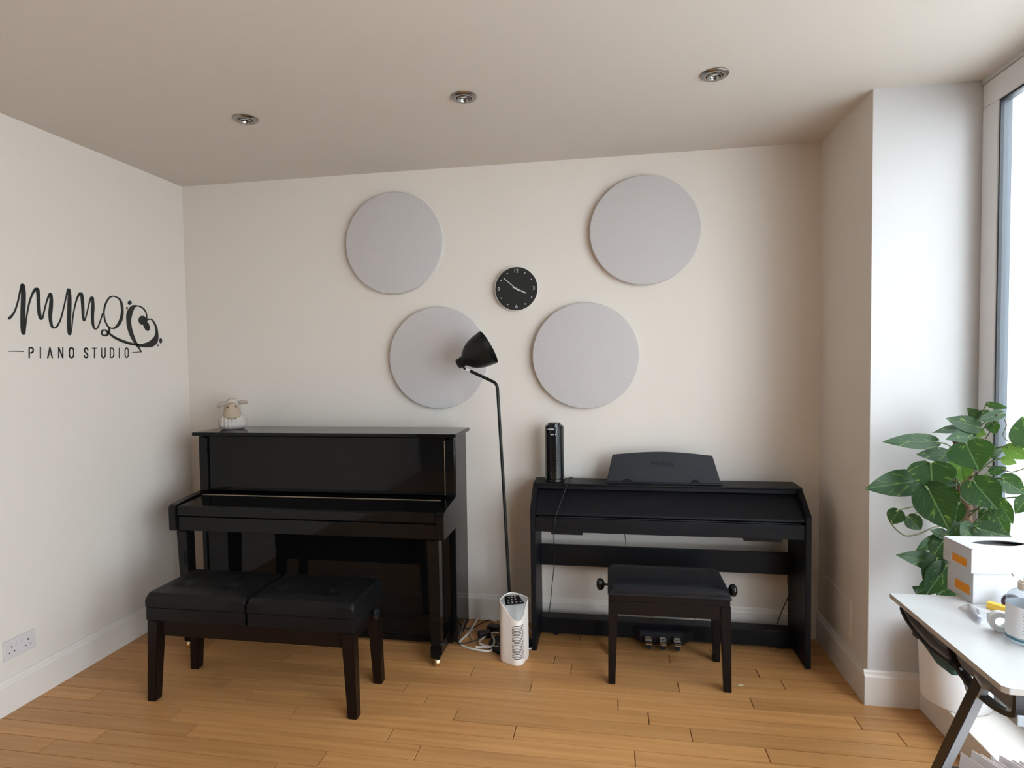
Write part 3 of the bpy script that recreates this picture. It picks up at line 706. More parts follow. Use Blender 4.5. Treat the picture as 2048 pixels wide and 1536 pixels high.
for (qx, qy, rz, lb) in ((650, 840, .5, 'black power adapter lying among the cables, the nearer one'), (790, 745, -.3, 'black power adapter behind the nearer adapter, beside the heater')):
    p = at(880+qx*.1367, 1160+qy*.1367, 'z', 0)
    T = Matrix.Translation((p.x, p.y, .018)) @ Matrix.Rotation(rz, 4, 'Z')
    o = build('power_adapter', bx(-.034, .034, -.024, .024, -.016, .016, bev=.004, mtx=T), 'cableblack', origin=(p.x, p.y, 0)); tag(o, lb, 'adapter')
    p = None

# ------------------------------------------------------------ wall discs, clock
for x, z, lb in ((-1.250, 2.250, 'upper left'), (.203, 2.254, 'upper right'), (-.990, 1.567, 'lower left, behind the lamp shade'), (-.129, 1.567, 'lower right')):
    full = {'upper left': 'round pale grey felt acoustic panel, high up over the upright piano', 'upper right': 'round pale grey felt acoustic panel, high up over the digital piano', 'lower right': 'round pale grey felt acoustic panel, low down right of the lamp pole', 'lower left, behind the lamp shade': 'round pale grey felt acoustic panel partly hidden by the lamp shade'}[lb]
    t = thing('acoustic_panel', (x, -.02, z), full, 'wall panel', 'round acoustic panels on the back wall')
    bm = new(); lathe(bm, [(0, 0), (0, .296), (.004, .300), (.018, .300), (.020, .298), (.020, 0)], (x, -.001, z), (0, -1, 0), 96); build('backing', bm, 'discedge', t, smooth=True)
    bm = new(); lathe(bm, [(0, 0), (0, .294), (.003, .299), (.018, .300), (.022, .297), (.023, .292), (.0235, 0)], (x, -.021, z), (0, -1, 0), 96); build('felt_face', bm, 'disc', t, smooth=True)
cx, cz = -.518, 1.957
t = thing('wall_clock', (cx, -.02, cz), 'round black wall clock with pale hands showing ten to four', 'clock')
bm = new(); lathe(bm, [(0, 0), (0, .120), (.026, .120), (.030, .126), (.033, .126), (.034, .1235), (.030, .122), (.030, 0)], (cx, -.001, cz), (0, -1, 0), 72); build('case', bm, 'clockrim', t, smooth=True)
bm = new(); lathe(bm, [(0, 0), (0, .1235), (.003, .1235), (.003, 0)], (cx, -.0315, cz), (0, -1, 0), 72); build('face', bm, 'clockblack', t, smooth=True)
yf = -.0352
for s, a in (('12', 0), ('3', 90), ('6', 180), ('9', 270)):
    r = .102; build('numeral', text_bm(s, .030, (cx+r*math.sin(math.radians(a)), yf, cz+r*math.cos(math.radians(a))), (1, 0, 0), (0, 0, 1), .0005), 'icon', t)
for h in range(12):
    if h % 3:
        a = math.radians(30*h); bm = new(); lathe(bm, [(0, .0038), (.0008, .0038), (.0008, 0)], (cx+.102*math.sin(a), -.0345, cz+.102*math.cos(a)), (0, -1, 0), 12); build('hour_dot', bm, 'icon', t)
for nm, deg, L, W, y, tail in (('minute_hand', 311, .095, .0022, -.0385, .02), ('hour_hand', 115.5, .064, .0030, -.0365, .022)):
    a = math.radians(deg); d = Vector((math.sin(a), 0, math.cos(a))); p = Vector((math.cos(a), 0, -math.sin(a))); o_ = Vector((cx, y, cz))
    bm = new(); q = [o_-d*tail-p*W, o_-d*tail+p*W, o_+d*L+p*W, o_+d*L-p*W]
    v0 = [bm.verts.new(v) for v in q]; v1 = [bm.verts.new(v-Vector((0, .001, 0))) for v in q]
    bm.faces.new(v0); bm.faces.new(v1[::-1])
    for i in range(4): bm.faces.new((v0[i], v1[i], v1[(i+1) % 4], v0[(i+1) % 4]))
    build(nm, bm, 'icon', t)
bm = new(); lathe(bm, [(0, .005), (.006, .005), (.006, 0)], (cx, -.0345, cz), (0, -1, 0), 16); build('hub', bm, 'icon', t)

# ------------------------------------------------------------ sockets
t = thing('double_socket', (XL+.004, -1.157, .28), 'white double wall socket low on the left wall', 'socket')
build('face_plate', bx(XL-.001, XL+.009, -1.230, -1.084, .236, .322, bev=.003), 'socket', t)
for yc in (-1.195, -1.120):
    for dy, z0, h, w_ in ((0, .284, .009, .004), (-.011, .262, .004, .0065), (.011, .262, .004, .0065)):
        build('pin_slot', bx(XL+.0085, XL+.0094, yc+dy-w_/2, yc+dy+w_/2, z0, z0+h), 'gap', t)
    build('rocker_switch', bx(XL+.0085, XL+.0115, yc+.022 if yc < -1.15 else yc-.034, yc+.034 if yc < -1.15 else yc-.022, .288, .306, bev=.001), 'socket', t)

# ------------------------------------------------------------ wall lettering on the left wall (flat vinyl decal)
t = thing('wall_lettering', (XL, -.7, 1.7), 'black vinyl studio name and heart emblem on the left wall', 'wall sign')
SG = .1953
def W(p):
    q = at(p[0]*SG, 540+p[1]*SG, 'x', XL+.0012); return q
def ribbon(bm, pts, closed=False, sub=8, k=1.0, wmin=.0):
    """pts: (x, y, full width in crop px) -> flat ribbon on the wall with round ends"""
    P3 = [Vector((x, y, w_)) for x, y, w_ in pts]
    if closed: P3 = P3+[P3[0]]
    P = smooth_path(P3, sub) if sub > 1 else P3
    n_ = len(P); L_ = []; R_ = []
    cs = [W((p.x, p.y)) for p in P]
    for i, c in enumerate(cs):
        a_ = cs[max(i-1, 0)]; b2 = cs[min(i+1, n_-1)]
        if closed and i in (0, n_-1): a_ = cs[n_-2]; b2 = cs[1]
        d = (b2-a_); d.x = 0; d.normalize(); nn = Vector((0, -d.z, d.y))
        # horizontal crop px are ~0.00058 m, vertical ones ~0.00050 m here
        hw = max(P[i].z, wmin)*.5*(.00061*abs(nn.y)+.00052*abs(nn.z))*k
        L_.append(bm.verts.new(c+nn*hw)); R_.append(bm.verts.new(c-nn*hw))
    for i in range(n_-1): bm.faces.new((L_[i], L_[i+1], R_[i+1], R_[i]))
    if not closed:
        for i, s in ((0, -1), (n_-1, 1)):
            c = cs[i]; r_ = (L_[i].co-R_[i].co)/2; tdir = Vector((0, r_.z, -r_.y))*s*-1
            if (cs[1]-cs[0] if i == 0 else cs[-1]-cs[-2]).dot(tdir)*s < 0: tdir = -tdir
            pts_ = [bm.verts.new(c+r_*math.cos(PI*k_/6)+tdir*math.sin(PI*k_/6)) for k_ in range(1, 6)]
            bm.faces.new([L_[i]]+pts_+[R_[i]])
    return bm
def thick(bm):
    r = bmesh.ops.extrude_face_region(bm, geom=bm.faces[:]); vs = [g for g in r['geom'] if isinstance(g, bmesh.types.BMVert)]
    bmesh.ops.translate(bm, verts=vs, vec=(-.0008, 0, 0)); return bm
def rib(name, pts, **kw): return build(name, thick(ribbon(new(), pts, **kw)), 'decal', t)
KM = .92
rib('script_letter', k=.86, pts=[(95,495,18),(125,465,15),(155,415,13),(185,320,13),(205,225,14),(222,168,20),(234,160,30),(241,210,40),(240,300,42),(236,420,42),(234,540,42),(236,620,38),(243,650,24),(254,640,14),(262,570,13),(278,450,13),(300,340,14),(335,240,16),(368,196,22),(386,210,32),(394,270,36),(397,350,36),(402,430,34),(412,482,28),(425,502,16),(440,480,13),(458,400,13),(480,320,13),(505,258,18),(520,252,28),(526,300,34),(522,380,36),(515,460,36),(520,530,30),(535,580,20),(557,594,14),(585,578,13)])
rib('script_letter', k=.86, pts=[(585,578,13),(620,510,13),(650,400,13),(675,290,13),(694,212,18),(706,206,28),(713,260,38),(712,360,42),(708,480,42),(706,580,40),(710,645,30),(722,655,14),(735,600,13),(748,480,13),(768,370,14),(795,280,16),(822,240,22),(838,260,32),(846,330,36),(850,420,34),(853,490,26),(864,518,14),(880,480,13),(900,400,13),(920,320,15),(938,285,22),(950,300,30),(952,370,36),(948,450,36),(950,530,32),(960,585,20),(978,603,14),(1000,590,13),(1025,530,13),(1050,450,13)])
rib('script_letter', k=.86, pts=[(1165,268,12),(1120,285,14),(1082,350,17),(1065,430,18),(1075,510,17),(1105,575,16),(1140,598,14),(1185,588,20),(1230,530,30),(1252,450,34),(1250,370,32),(1225,300,20)], closed=True)
rib('flourish', [(1122,590,18),(1116,630,20),(1095,664,18),(1062,670,14),(1042,648,14),(1050,622,14),(1078,616,14),(1110,642,16),(1170,688,20),(1240,722,24),(1310,746,24),(1370,762,22),(1420,768,16)])
rib('clef_curve', [(1448,838,10),(1425,800,16),(1398,760,24),(1365,700,34),(1335,620,44),(1320,540,52),(1322,470,54),(1340,415,44),(1368,378,28),(1400,368,16),(1440,376,14),(1478,405,14),(1500,450,14),(1502,490,16),(1490,520,20)])
rib('clef_curve', [(1495,520,16),(1520,505,14),(1552,508,14),(1582,545,18),(1602,600,26),(1606,660,38),(1590,720,52),(1545,757,56),(1490,770,46),(1440,772,32),(1400,765,18)])
LIFT = [.0003]
def blob(name, x, y, rx, ry, rot=0):
    bm = new(); c = W((x, y)); vs = []
    for i in range(24):
        a = 2*PI*i/24; u, v = rx*math.cos(a), ry*math.sin(a); vs.append(bm.verts.new(W((x+u*math.cos(rot)-v*math.sin(rot), y+u*math.sin(rot)+v*math.cos(rot)))))
    for v_ in vs: v_.co.x += LIFT[0]
    LIFT[0] += .0002
    bm.faces.new(vs); build(name, thick(bm), 'decal', t)
blob('clef_head', 1458, 514, 40, 46); blob('clef_head', 1500, 572, 30, 56, -.35)
blob('dot', 1328, 336, 21, 22); blob('dot', 1300, 390, 9, 13); blob('dot', 1645, 724, 15, 28); blob('dot', 1615, 772, 9, 10)
rib('rule_line', [(85, 832, 7), (240, 835, 7)], sub=1)
rib('rule_line', [(1355, 845, 7), (1448, 838, 8)], sub=1)
GL = [[(300,898),(300,797),(322,797),(338,805),(341,820),(338,838),(322,848),(302,848)], [(415,793),(415,898)], [(490,898),(512,795),(536,898)], [(602,898),(602,795),(644,898),(644,795)],
      [(712,822),(718,803),(732,797),(748,803),(755,822),(755,872),(748,892),(732,898),(718,892),(712,872),(712,822)],
      [(900,822),(895,806),(882,799),(870,806),(865,822),(872,840),(890,856),(900,872),(897,890),(884,898),(870,892),(864,876)],
      [(968,800),(968,898)], [(1042,800),(1042,876),(1048,892),(1060,898),(1072,892),(1078,876),(1078,800)],
      [(1131,800),(1131,896),(1148,896),(1162,886),(1166,868),(1166,828),(1162,810),(1148,800),(1131,800)], [(1222,802),(1222,897)],
      [(1282,822),(1286,806),(1298,800),(1310,806),(1314,822),(1314,872),(1310,888),(1298,895),(1286,888),(1282,872),(1282,822)]]
for i, g in enumerate(GL):
    bm = new()
    for p_, q_ in zip(g, g[1:]): ribbon(bm, [(*p_, 10), (*q_, 10)], sub=1)
    if i == 2: ribbon(bm, [(497, 868, 8), (529, 868, 8)], sub=1)
    if i == 6: ribbon(bm, [(946, 801, 8), (990, 801, 8)], sub=1)
    build('letter', thick(bm), 'decal', t)

# ------------------------------------------------------------ ceiling downlights
for (x, y), lb in zip(((-1.646, -.859), (-.603, -.883), (.430, -.884)), ('round brushed nickel ceiling spotlight nearest the left wall', 'round brushed nickel ceiling spotlight in the middle of the row', 'round brushed nickel ceiling spotlight nearest the window')):
    t = thing('ceiling_spotlight', (x, y, ZC), lb, 'spotlight', 'recessed ceiling spotlights')
    bm = new(); lathe(bm, [(0, .054), (.004, .055), (.009, .050), (.011, .042), (.010, .034), (.004, .030), (.001, .029)], (x, y, ZC), (0, 0, -1), 40); build('outer_ring', bm, 'nickel', t, smooth=True)
    bm = new(); lathe(bm, [(.002, .030), (.012, .0295), (.013, .025), (.005, .023), (.002, .022)], (x, y, ZC), (0, 0, -1), 32); build('inner_ring', bm, 'nickel', t, smooth=True)
    bm = new(); lathe(bm, [(.001, .028), (.0015, .028), (.006, .012), (.007, 0)], (x, y, ZC), (0, 0, -1), 28); build('reflector_bulb', bm, 'chrome', t, smooth=True)
    bm = new(); tube(bm, [(x-.020, y-.006, ZC-.010), (x, y-.008, ZC-.0125), (x+.020, y-.006, ZC-.010)], .0016, 6); build('retaining_clip', bm, 'gap', t)

# ------------------------------------------------------------ tiny wood chip on the floor
p = at(1481, 1371, 'z', 0)
bm = new(); prism(bm, [(p.x-.012, p.y-.002), (p.x+.004, p.y-.006), (p.x+.014, p.y+.001), (p.x+.002, p.y+.005)], 'z', .0006, .003)
tag(build('wood_chip', bm, 'chip', origin=(p.x, p.y, 0)), 'tiny pale chip lying on the floor right of the stool', 'debris')

# ------------------------------------------------------------ climbing pothos in its pot
PXc, PYc = 1.402, -.757
t = thing('potted_pothos', (PXc, PYc, ZP), 'bushy variegated pothos on a moss pole in a white pot by the window', 'plant')
bm = new(); lathe(bm, [(0, 0), (0, .116), (.004, .120), (.20, .129), (.27, .131), (.272, .127), (.262, .120), (.235, .118), (.235, 0)], (PXc, PYc, ZP+.001), n=48); build('pot', bm, 'pot', t, smooth=True)
bm = new(); lathe(bm, [(0, 0), (0, .106), (.010, .104), (.014, 0)], (PXc, PYc, ZP+.232), n=32); build('soil', bm, 'soil', t, smooth=True)
bm = new(); pz0, pz1 = ZP+.2, 1.235; nn = 46
rg = []
for i in range(nn+1):
    z = pz0+(pz1-pz0)*i/nn
    rg.append((z-pz0, .031+.004*math.sin(i*1.9)+.003*random.random()))
lathe(bm, [(0, 0)]+rg+[(pz1-pz0+.004, 0)], (PXc+.012, PYc, pz0), n=18)
for v in bm.verts: v.co += Vector(noise.noise_vector(v.co*28))*.007
build('moss_pole', bm, 'moss', t)
pole = lambda z: Vector((PXc+.012, PYc, z))
HT = [(-.13, .14), (-.09, .26), (-.03, .35), (.06, .42), (.18, .475), (.32, .50), (.47, .47), (.61, .39), (.75, .275), (.87, .15), (.95, .06), (1.0, .005)]
def leaf(b2, t2, wpx, yb, yt, tilt=0, m='leaf', fold=.16, droop=.12, zat=None):
    """leaf from its base to its tip, given where the photo shows them and how far back each stands"""
    ox, oy, s = 1700, 780, .27337
    B = at(ox+b2[0]*s, oy+b2[1]*s, 'y', yb); T = at(ox+t2[0]*s, oy+t2[1]*s, 'y', yt)
    for q in (B, T): q.x = min(q.x, 1.53)
    ydir = (T-B); L = ydir.length; ydir.normalize()
    tocam = (CAM-B).normalized(); nrm = (tocam-ydir*tocam.dot(ydir)).normalized(); xd = ydir.cross(nrm).normalized()
    nrm = Matrix.Rotation(tilt, 3, ydir) @ nrm; xd = Matrix.Rotation(tilt, 3, ydir) @ xd
    Wm = wpx*s/F_PX*(B-CAM).dot(FWD)/max(.5, math.cos(tilt))
    bm = new(); uvl = bm.loops.layers.uv.new('UVMap'); g = []
    vs_ = (-1, -.72, -.42, -.15, 0, .15, .42, .72, 1); ph = random.random()*6
    for tt, h in HT:
        row = []
        for v in vs_:
            yy = tt if tt >= 0 else tt*min(1, abs(v)*1.6)
            z = (fold*abs(v)**1.2*h*Wm - droop*L*yy*yy + .012*L*math.sin(yy*9+ph+v*2)*abs(v)) - .35*fold*Wm*.5
            row.append((bm.verts.new(B+xd*(v*h*Wm)+ydir*(yy*L)+nrm*z), v*h*2, yy))
        g.append(row)
    uvm = {r_[0]: (r_[1], r_[2]) for row in g for r_ in row}
    for a, c in zip(g, g[1:]):
        for i in range(len(vs_)-1):
            f = bm.faces.new((a[i][0], a[i+1][0], c[i+1][0], c[i][0]))
            for l_ in f.loops: l_[uvl].uv = uvm[l_.vert]
    lf = build('leaf', bm, m, t, smooth=True)
    z = zat if zat else max(ZP+.30, min(1.22, B.z-.10)); p0 = pole(z)+Vector((-.02 if B.x < PXc else .015, -.025, 0))
    mid = (p0+B)/2+Vector((0, -.02, .03)); pb_ = new(); tube(pb_, smooth_path([p0, mid, B+nrm*-.002-ydir*.004, B+ydir*L*.05-nrm*.002], 4), .0027, 6)
    build('petiole', pb_, 'stem', lf, smooth=True)
YP = PYc
LV = [ # base, tip, width, y base, y tip, tilt, kind
 ((490,665),(130,715),200,-.84,-.86,.10,'leaf'), ((615,378),(262,368),118,-.84,-.86,.25,'leaf'), ((592,540),(606,722),300,-.92,-.95,0,'leaf'),
 ((565,715),(728,1035),270,-.94,-.98,.05,'leaf'), ((850,395),(942,582),290,-.95,-1.0,0,'leaf'), ((905,672),(1082,875),250,-.93,-.98,0,'leaf'),
 ((1115,650),(1290,762),150,-.93,-.96,-.2,'leaf'), ((1300,400),(1262,195),200,-.98,-.98,.1,'leaf'), ((1150,420),(1310,512),110,-.95,-.98,.2,'leafpale'),
 ((935,272),(722,208),120,-.85,-.87,.2,'leaf'), ((950,215),(868,138),90,-.80,-.82,0,'leaf'), ((942,195),(1018,150),66,-.80,-.82,.2,'leaf'),
 ((1010,100),(1158,138),50,-.88,-.9,.4,'leaf'), ((1110,172),(945,218),78,-.86,-.88,.2,'leaf'), ((835,278),(612,297),58,-.84,-.86,.6,'leaf'),
 ((725,480),(503,465),112,-.83,-.85,.2,'leaf'), ((890,330),(718,352),100,-.86,-.89,.3,'leaf'), ((800,515),(825,672),160,-.84,-.86,0,'leafpale'),
 ((1000,465),(1135,430),90,-.85,-.86,.2,'leaf'), ((1035,240),(1062,322),86,-.84,-.86,0,'leaf'), ((352,885),(300,985),118,-.88,-.88,0,'leaf'),
 ((432,930),(528,1032),120,-.88,-.88,0,'leaf'), ((640,1262),(360,1205),128,-.84,-.86,.15,'leaf'), ((668,1082),(488,1170),96,-.84,-.86,.1,'leaf'),
 ((640,1235),(538,1405),130,-.88,-.9,0,'leaf'), ((680,1110),(600,1230),130,-.86,-.88,.1,'leaf'), ((565,1500),(468,1445),96,-.84,-.86,0,'leaf'),
 ((705,1290),(560,1500),170,-.90,-.93,0,'leaf'), ((745,1205),(678,1335),120,-.88,-.90,.1,'leaf'), ((770,660),(615,690),90,-.80,-.82,.3,'leaf'),
 ((930,1012),(1200,1085),150,-.92,-.95,.1,'leaf'), ((920,1010),(822,1080),160,-.90,-.93,0,'leaf'), ((1055,885),(1165,1075),120,-.90,-.92,0,'leaf'),
 ((1080,805),(1192,985),110,-.93,-.96,.1,'leaf'), ((1300,790),(1212,900),110,-.95,-.97,.1,'leaf'), ((1000,880),(1022,1005),110,-.84,-.86,0,'leaf'),
 ((795,840),(765,985),100,-.84,-.86,0,'leaf'), ((1120,505),(1222,540),70,-.88,-.9,.1,'leafpale'), ((1030,600),(1155,568),66,-.84,-.86,.2,'leaf'),
 ((690,735),(765,860),150,-.84,-.86,.1,'leaf'), ((810,985),(715,1065),105,-.86,-.88,.1,'leaf'), ((705,1062),(598,1028),78,-.85,-.87,.2,'leaf'),
 ((900,300),(1000,330),80,-.82,-.84,.2,'leafpale'), ((640,1400),(490,1490),110,-.86,-.88,0,'leaf'), ((740,1400),(640,1510),150,-.87,-.90,0,'leaf'), ((730,1360),(700,1500),150,-.86,-.88,0,'leaf'), ((1000,420),(1080,500),100,-.82,-.84,0,'leaf'),
 ((700,1180),(720,1290),100,-.80,-.82,0,'leaf')]
for L_ in LV:
    if L_[0] in ((352, 885), (432, 930)): leaf(*L_[:5], tilt=L_[5], m=L_[6], zat=.92)
    else: leaf(*L_[:5], tilt=L_[5], m=L_[6])
q = lambda x, y, d: at(1700+x*.27337, 780+y*.27337, 'y', d)
for pts, r in (([pole(1.0)+Vector((-.03, 0, 0)), q(700, 960, -.85), q(600, 1010, -.88), q(500, 1055, -.88), q(410, 1066, -.88), q(350, 1030, -.88), q(308, 985, -.88), q(300, 950, -.875)], .0030),
               ([q(930, 600, -.81), q(960, 760, -.815), q(945, 880, -.81), q(955, 1000, -.81)], .004), ([q(780, 620, -.81), q(780, 740, -.81), q(860, 830, -.82), q(930, 830, -.82)], .003),
               ([q(1000, 560, -.82), q(1090, 570, -.84), q(1180, 600, -.87), q(1273, 575, -.88)], .0025), ([q(990, 360, -.83), q(1040, 280, -.84), q(1080, 170, -.87)], .0025),
               ([q(1160, 380, -.86), q(1120, 330, -.85), q(1145, 260, -.86), q(1130, 215, -.87)], .0018)):
    bm = new(); tube(bm, smooth_path(pts, 5), r, 7); build('vine', bm, 'vine', t, smooth=True)

# ------------------------------------------------------------ desk at the window
t = thing('folding_desk', (1.21, -1.56, 0), 'small white topped desk with grey slanted steel legs by the window', 'desk')
DX0, DX1, DY0, DY1, DZ = .922, 1.50, -1.848, -1.275, .75
bm = new(); ch = .012
prism(bm, [(DX0+ch, DY0), (DX1, DY0), (DX1, DY1), (DX0, DY1), (DX0, DY0+ch)], 'z', DZ-.016, DZ-.0008, bev=.001); top = build('tabletop', bm, 'deskedge', t)
bm = new(); prism(bm, [(DX0+ch, DY0), (DX1, DY0), (DX1, DY1), (DX0, DY1), (DX0, DY0+ch)], 'z', DZ-.0012, DZ); build('laminate', bm, 'desktop', top)
# side frame: curved rail below the front half of the side edge
def flatbar(bm, pts, w_, h_, side=Vector((1, 0, 0))):
    pts = [Vector(p) for p in pts]; rg = []
    for i, p in enumerate(pts):
        d = (pts[min(i+1, len(pts)-1)]-pts[max(i-1, 0)]).normalized(); u = side.cross(d).normalized()
        rg.append([bm.verts.new(p+side*a*w_/2+u*b2*h_/2) for a, b2 in ((-1, -1), (1, -1), (1, 1), (-1, 1))])
    for a, b2 in zip(rg, rg[1:]):
        for k_ in range(4): bm.faces.new((a[k_], a[(k_+1) % 4], b2[(k_+1) % 4], b2[k_]))
    bm.faces.new(rg[0][::-1]); bm.faces.new(rg[-1])
for rx, nm in ((.962, 'side_rail'), (1.46, 'side_rail')):
    bm = new(); flatbar(bm, smooth_path([(rx, -1.555, .705), (rx, -1.585, .675), (rx, -1.65, .652), (rx, -1.74, .650), (rx, -1.815, .668), (rx, -1.835, .690), (rx, -1.835, .733)], 5), .022, .012); build(nm, bm, 'deskblack', t)
    build('side_plate', bx(rx+.004, rx+.008, -1.835, -1.30, .672, .735), 'mesh', t)
build('front_rail', bx(.965, 1.46, -1.835, -1.812, .705, .733), 'mesh', t)
build('rear_rail', bx(.975, 1.46, -1.32, -1.295, .705, .733), 'mesh', t)
bm = new(); box(bm, .955, 1.03, -1.842, -1.80, .655, .682, bev=.002); br = build('hinge_bracket', bm, 'steel', t)
build('bracket_hole', bx(.990, .998, -1.8435, -1.841, .664, .672), 'gap', br)
# fabric pouch slung below the rear half
pr = [(-1.335, .716), (-1.318, .700), (-1.330, .684), (-1.40, .655), (-1.50, .634), (-1.57, .640), (-1.60, .66), (-1.595, .68), (-1.59, .70)]
po = new(); prism(po, [(-1.33, .690), (-1.42, .650), (-1.50, .628), (-1.575, .634), (-1.59, .668), (-1.50, .66), (-1.40, .676)], 'x', .952, 1.16, bev=.004)
pc = build('fabric_pouch', po, 'teal', t)
bm = new(); tube(bm, smooth_path([(.945, -1.585, .676), (.942, -1.48, .668), (.940, -1.38, .684), (.940, -1.325, .706), (.950, -1.305, .718), (1.0, -1.300, .718), (1.16, -1.30, .718)], 5), .0055, 8); build('pouch_rim', bm, 'deskblack', pc, smooth=True)
bm = new(); prism(bm, [(-1.32, .712), (-1.35, .694), (-1.40, .682), (-1.48, .672), (-1.575, .678), (-1.575, .686), (-1.48, .682), (-1.36, .70), (-1.33, .716)], 'x', .944, 1.16); build('pouch_lining', bm, 'mesh', pc)
build('pouch_clip', bx(.948, .956, -1.40, -1.37, .655, .668), 'deskblack', pc)
# slanted legs
def slant(bm, x, p0, p1, wy, wx):
    (ya, za), (yb, zb) = p0, p1; d = Vector((0, yb-ya, zb-za)).normalized(); u = Vector((0, d.z, -d.y))
    A = Vector((x, ya, za)); B = Vector((x, yb, zb)); fs = []
    r0 = [bm.verts.new(A+Vector((i*wx/2, 0, 0))+u*j*wy/2) for i, j in ((-1, -1), (1, -1), (1, 1), (-1, 1))]
    r1 = [bm.verts.new(B+Vector((i*wx/2, 0, 0))+u*j*wy/2) for i, j in ((-1, -1), (1, -1), (1, 1), (-1, 1))]
    bm.faces.new(r0[::-1]); bm.faces.new(r1)
    for k_ in range(4): bm.faces.new((r0[k_], r0[(k_+1) % 4], r1[(k_+1) % 4], r1[k_]))
for x in (.955, 1.44):
    bm = new(); slant(bm, x, (-1.715, .70), (-1.365, .012), .030, .024); lg = build('leg', bm, 'steel', t)
    bm = new(); slant(bm, x-.0135, (-1.712, .69), (-1.365, .012), .030, .003); build('leg_face', bm, 'deskblack', lg)
    bm = new(); slant(bm, x+.004, (-1.605, .672), (-1.66, .605), .007, .006); build('brace', bm, 'steel', t)
    build('foot_bar', bx(x-.014, x+.014, -1.78, -1.30, .0005, .026, bev=.002), 'deskblack', t)
    bm = new(); slant(bm, x, (-1.525, .30), (-1.76, .30), .024, .022); build('shelf_bearer', bm, 'deskblack', t)
    bm = new(); slant(bm, x, (-1.76, .31), (-1.76, .02), .022, .022); build('front_strut', bm, 'deskblack', t)
build('shelf', bx(.975, 1.42, -1.76, -1.47, .294, .304, bev=.001), 'deskblack', t)
for y in (-1.44, -1.415): build('cross_bar', bx(.968, 1.43, y-.006, y+.006, .17, .183, bev=.002), 'steel', t)

# papers standing on the lower shelf
rp = random.Random(11)
for i in range(11):
    x0 = 1.025+i*.026; hgt = .078+rp.uniform(-.008, .012)
    T = Matrix.Translation((x0, -1.60, .3045)) @ Matrix.Rotation(rp.uniform(.25, .5), 4, 'Z') @ Matrix.Rotation(.16, 4, 'Y')
    bm = bx(-.0012, .0012, -.075, .075, .001, hgt, mtx=T)
    tag(build('paper_sheet', bm, 'paper', origin=(x0, -1.60, .3045)), 'white paper sheet standing in the leaning row on the desk shelf', 'paper', 'papers on the lower shelf of the desk')

# ------------------------------------------------------------ things on the desk
T = Matrix.Translation((1.128, -1.343, DZ+.0005)) @ Matrix.Rotation(math.radians(3.5), 4, 'Z')
t = thing('lidded_box', (1.128, -1.343, DZ), 'white cardboard box with cut-out lid and orange stickers on the desk', 'box')
D, Wd = .068, .25
DB_ = .140
build('body', bx(.010, Wd-.01, .006, DB_-.006, 0, .155, bev=.001, mtx=T), 'card', t)
bm = new(); z0, z1 = .100, .176
# lid: four skirts and a top with an eye-shaped hole
for a in ((0, Wd, 0, .0025), (0, Wd, DB_-.0025, DB_), (0, .0025, .0025, DB_-.0025), (Wd-.0025, Wd, .0025, DB_-.0025)): box(bm, *a, z0, z1)
N = 24; out = []; inn = []
for i in range(N):
    a = 2*PI*i/N; c_, s_ = math.cos(a), math.sin(a)
    k_ = 1/max(abs(c_)/(Wd/2), abs(s_)/(DB_/2)); out.append((Wd/2+c_*k_, DB_/2+s_*k_))
    u = c_; inn.append((Wd/2+.085*u, DB_/2+(.034 if s_ > 0 else -.034)*(1-u*u) if abs(s_) > 1e-6 else DB_/2))
# put real corners in the outer outline
for i in range(N):
    x_, y_ = out[i]
    for cx_, cy_ in ((0, 0), (Wd, 0), (0, DB_), (Wd, DB_)):
        pass
lay = []
for z in (z1+.002, z1-.0005): lay.append(([bm.verts.new((*p_, z)) for p_ in out], [bm.verts.new((*p_, z)) for p_ in inn]))
for (o_, i_), flip in ((lay[0], 0), (lay[1], 1)):
    for k_ in range(N): bm.faces.new((o_[k_], o_[(k_+1) % N], i_[(k_+1) % N], i_[k_]))
for w_ in (0, 1):
    for k_ in range(N): bm.faces.new((lay[0][w_][k_], lay[0][w_][(k_+1) % N], lay[1][w_][(k_+1) % N], lay[1][w_][k_]))
cor = [(0, 0), (Wd, 0), (Wd, DB_), (0, DB_)]
for cx_, cy_ in cor:
    ids = sorted(range(N), key=lambda i: (out[i][0]-cx_)**2+(out[i][1]-cy_)**2)[:2]; i0, i1 = ids
    for w_ in (0,): 
        v = bm.verts.new((cx_, cy_, z1+.002)); bm.faces.new((lay[0][0][i0], lay[0][0][i1], v))
bmesh.ops.transform(bm, matrix=T, verts=bm.verts); ld = build('lid', bm, 'card', t)
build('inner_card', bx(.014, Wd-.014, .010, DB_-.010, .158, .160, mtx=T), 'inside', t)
for z0_, z1_, x_ in ((.113, .138, -.0008), (.022, .052, .0092)):
    bm = bx(x_, x_+.0006, .022, .092, z0_, z1_, mtx=T); build('sticker', bm, 'orange', t)
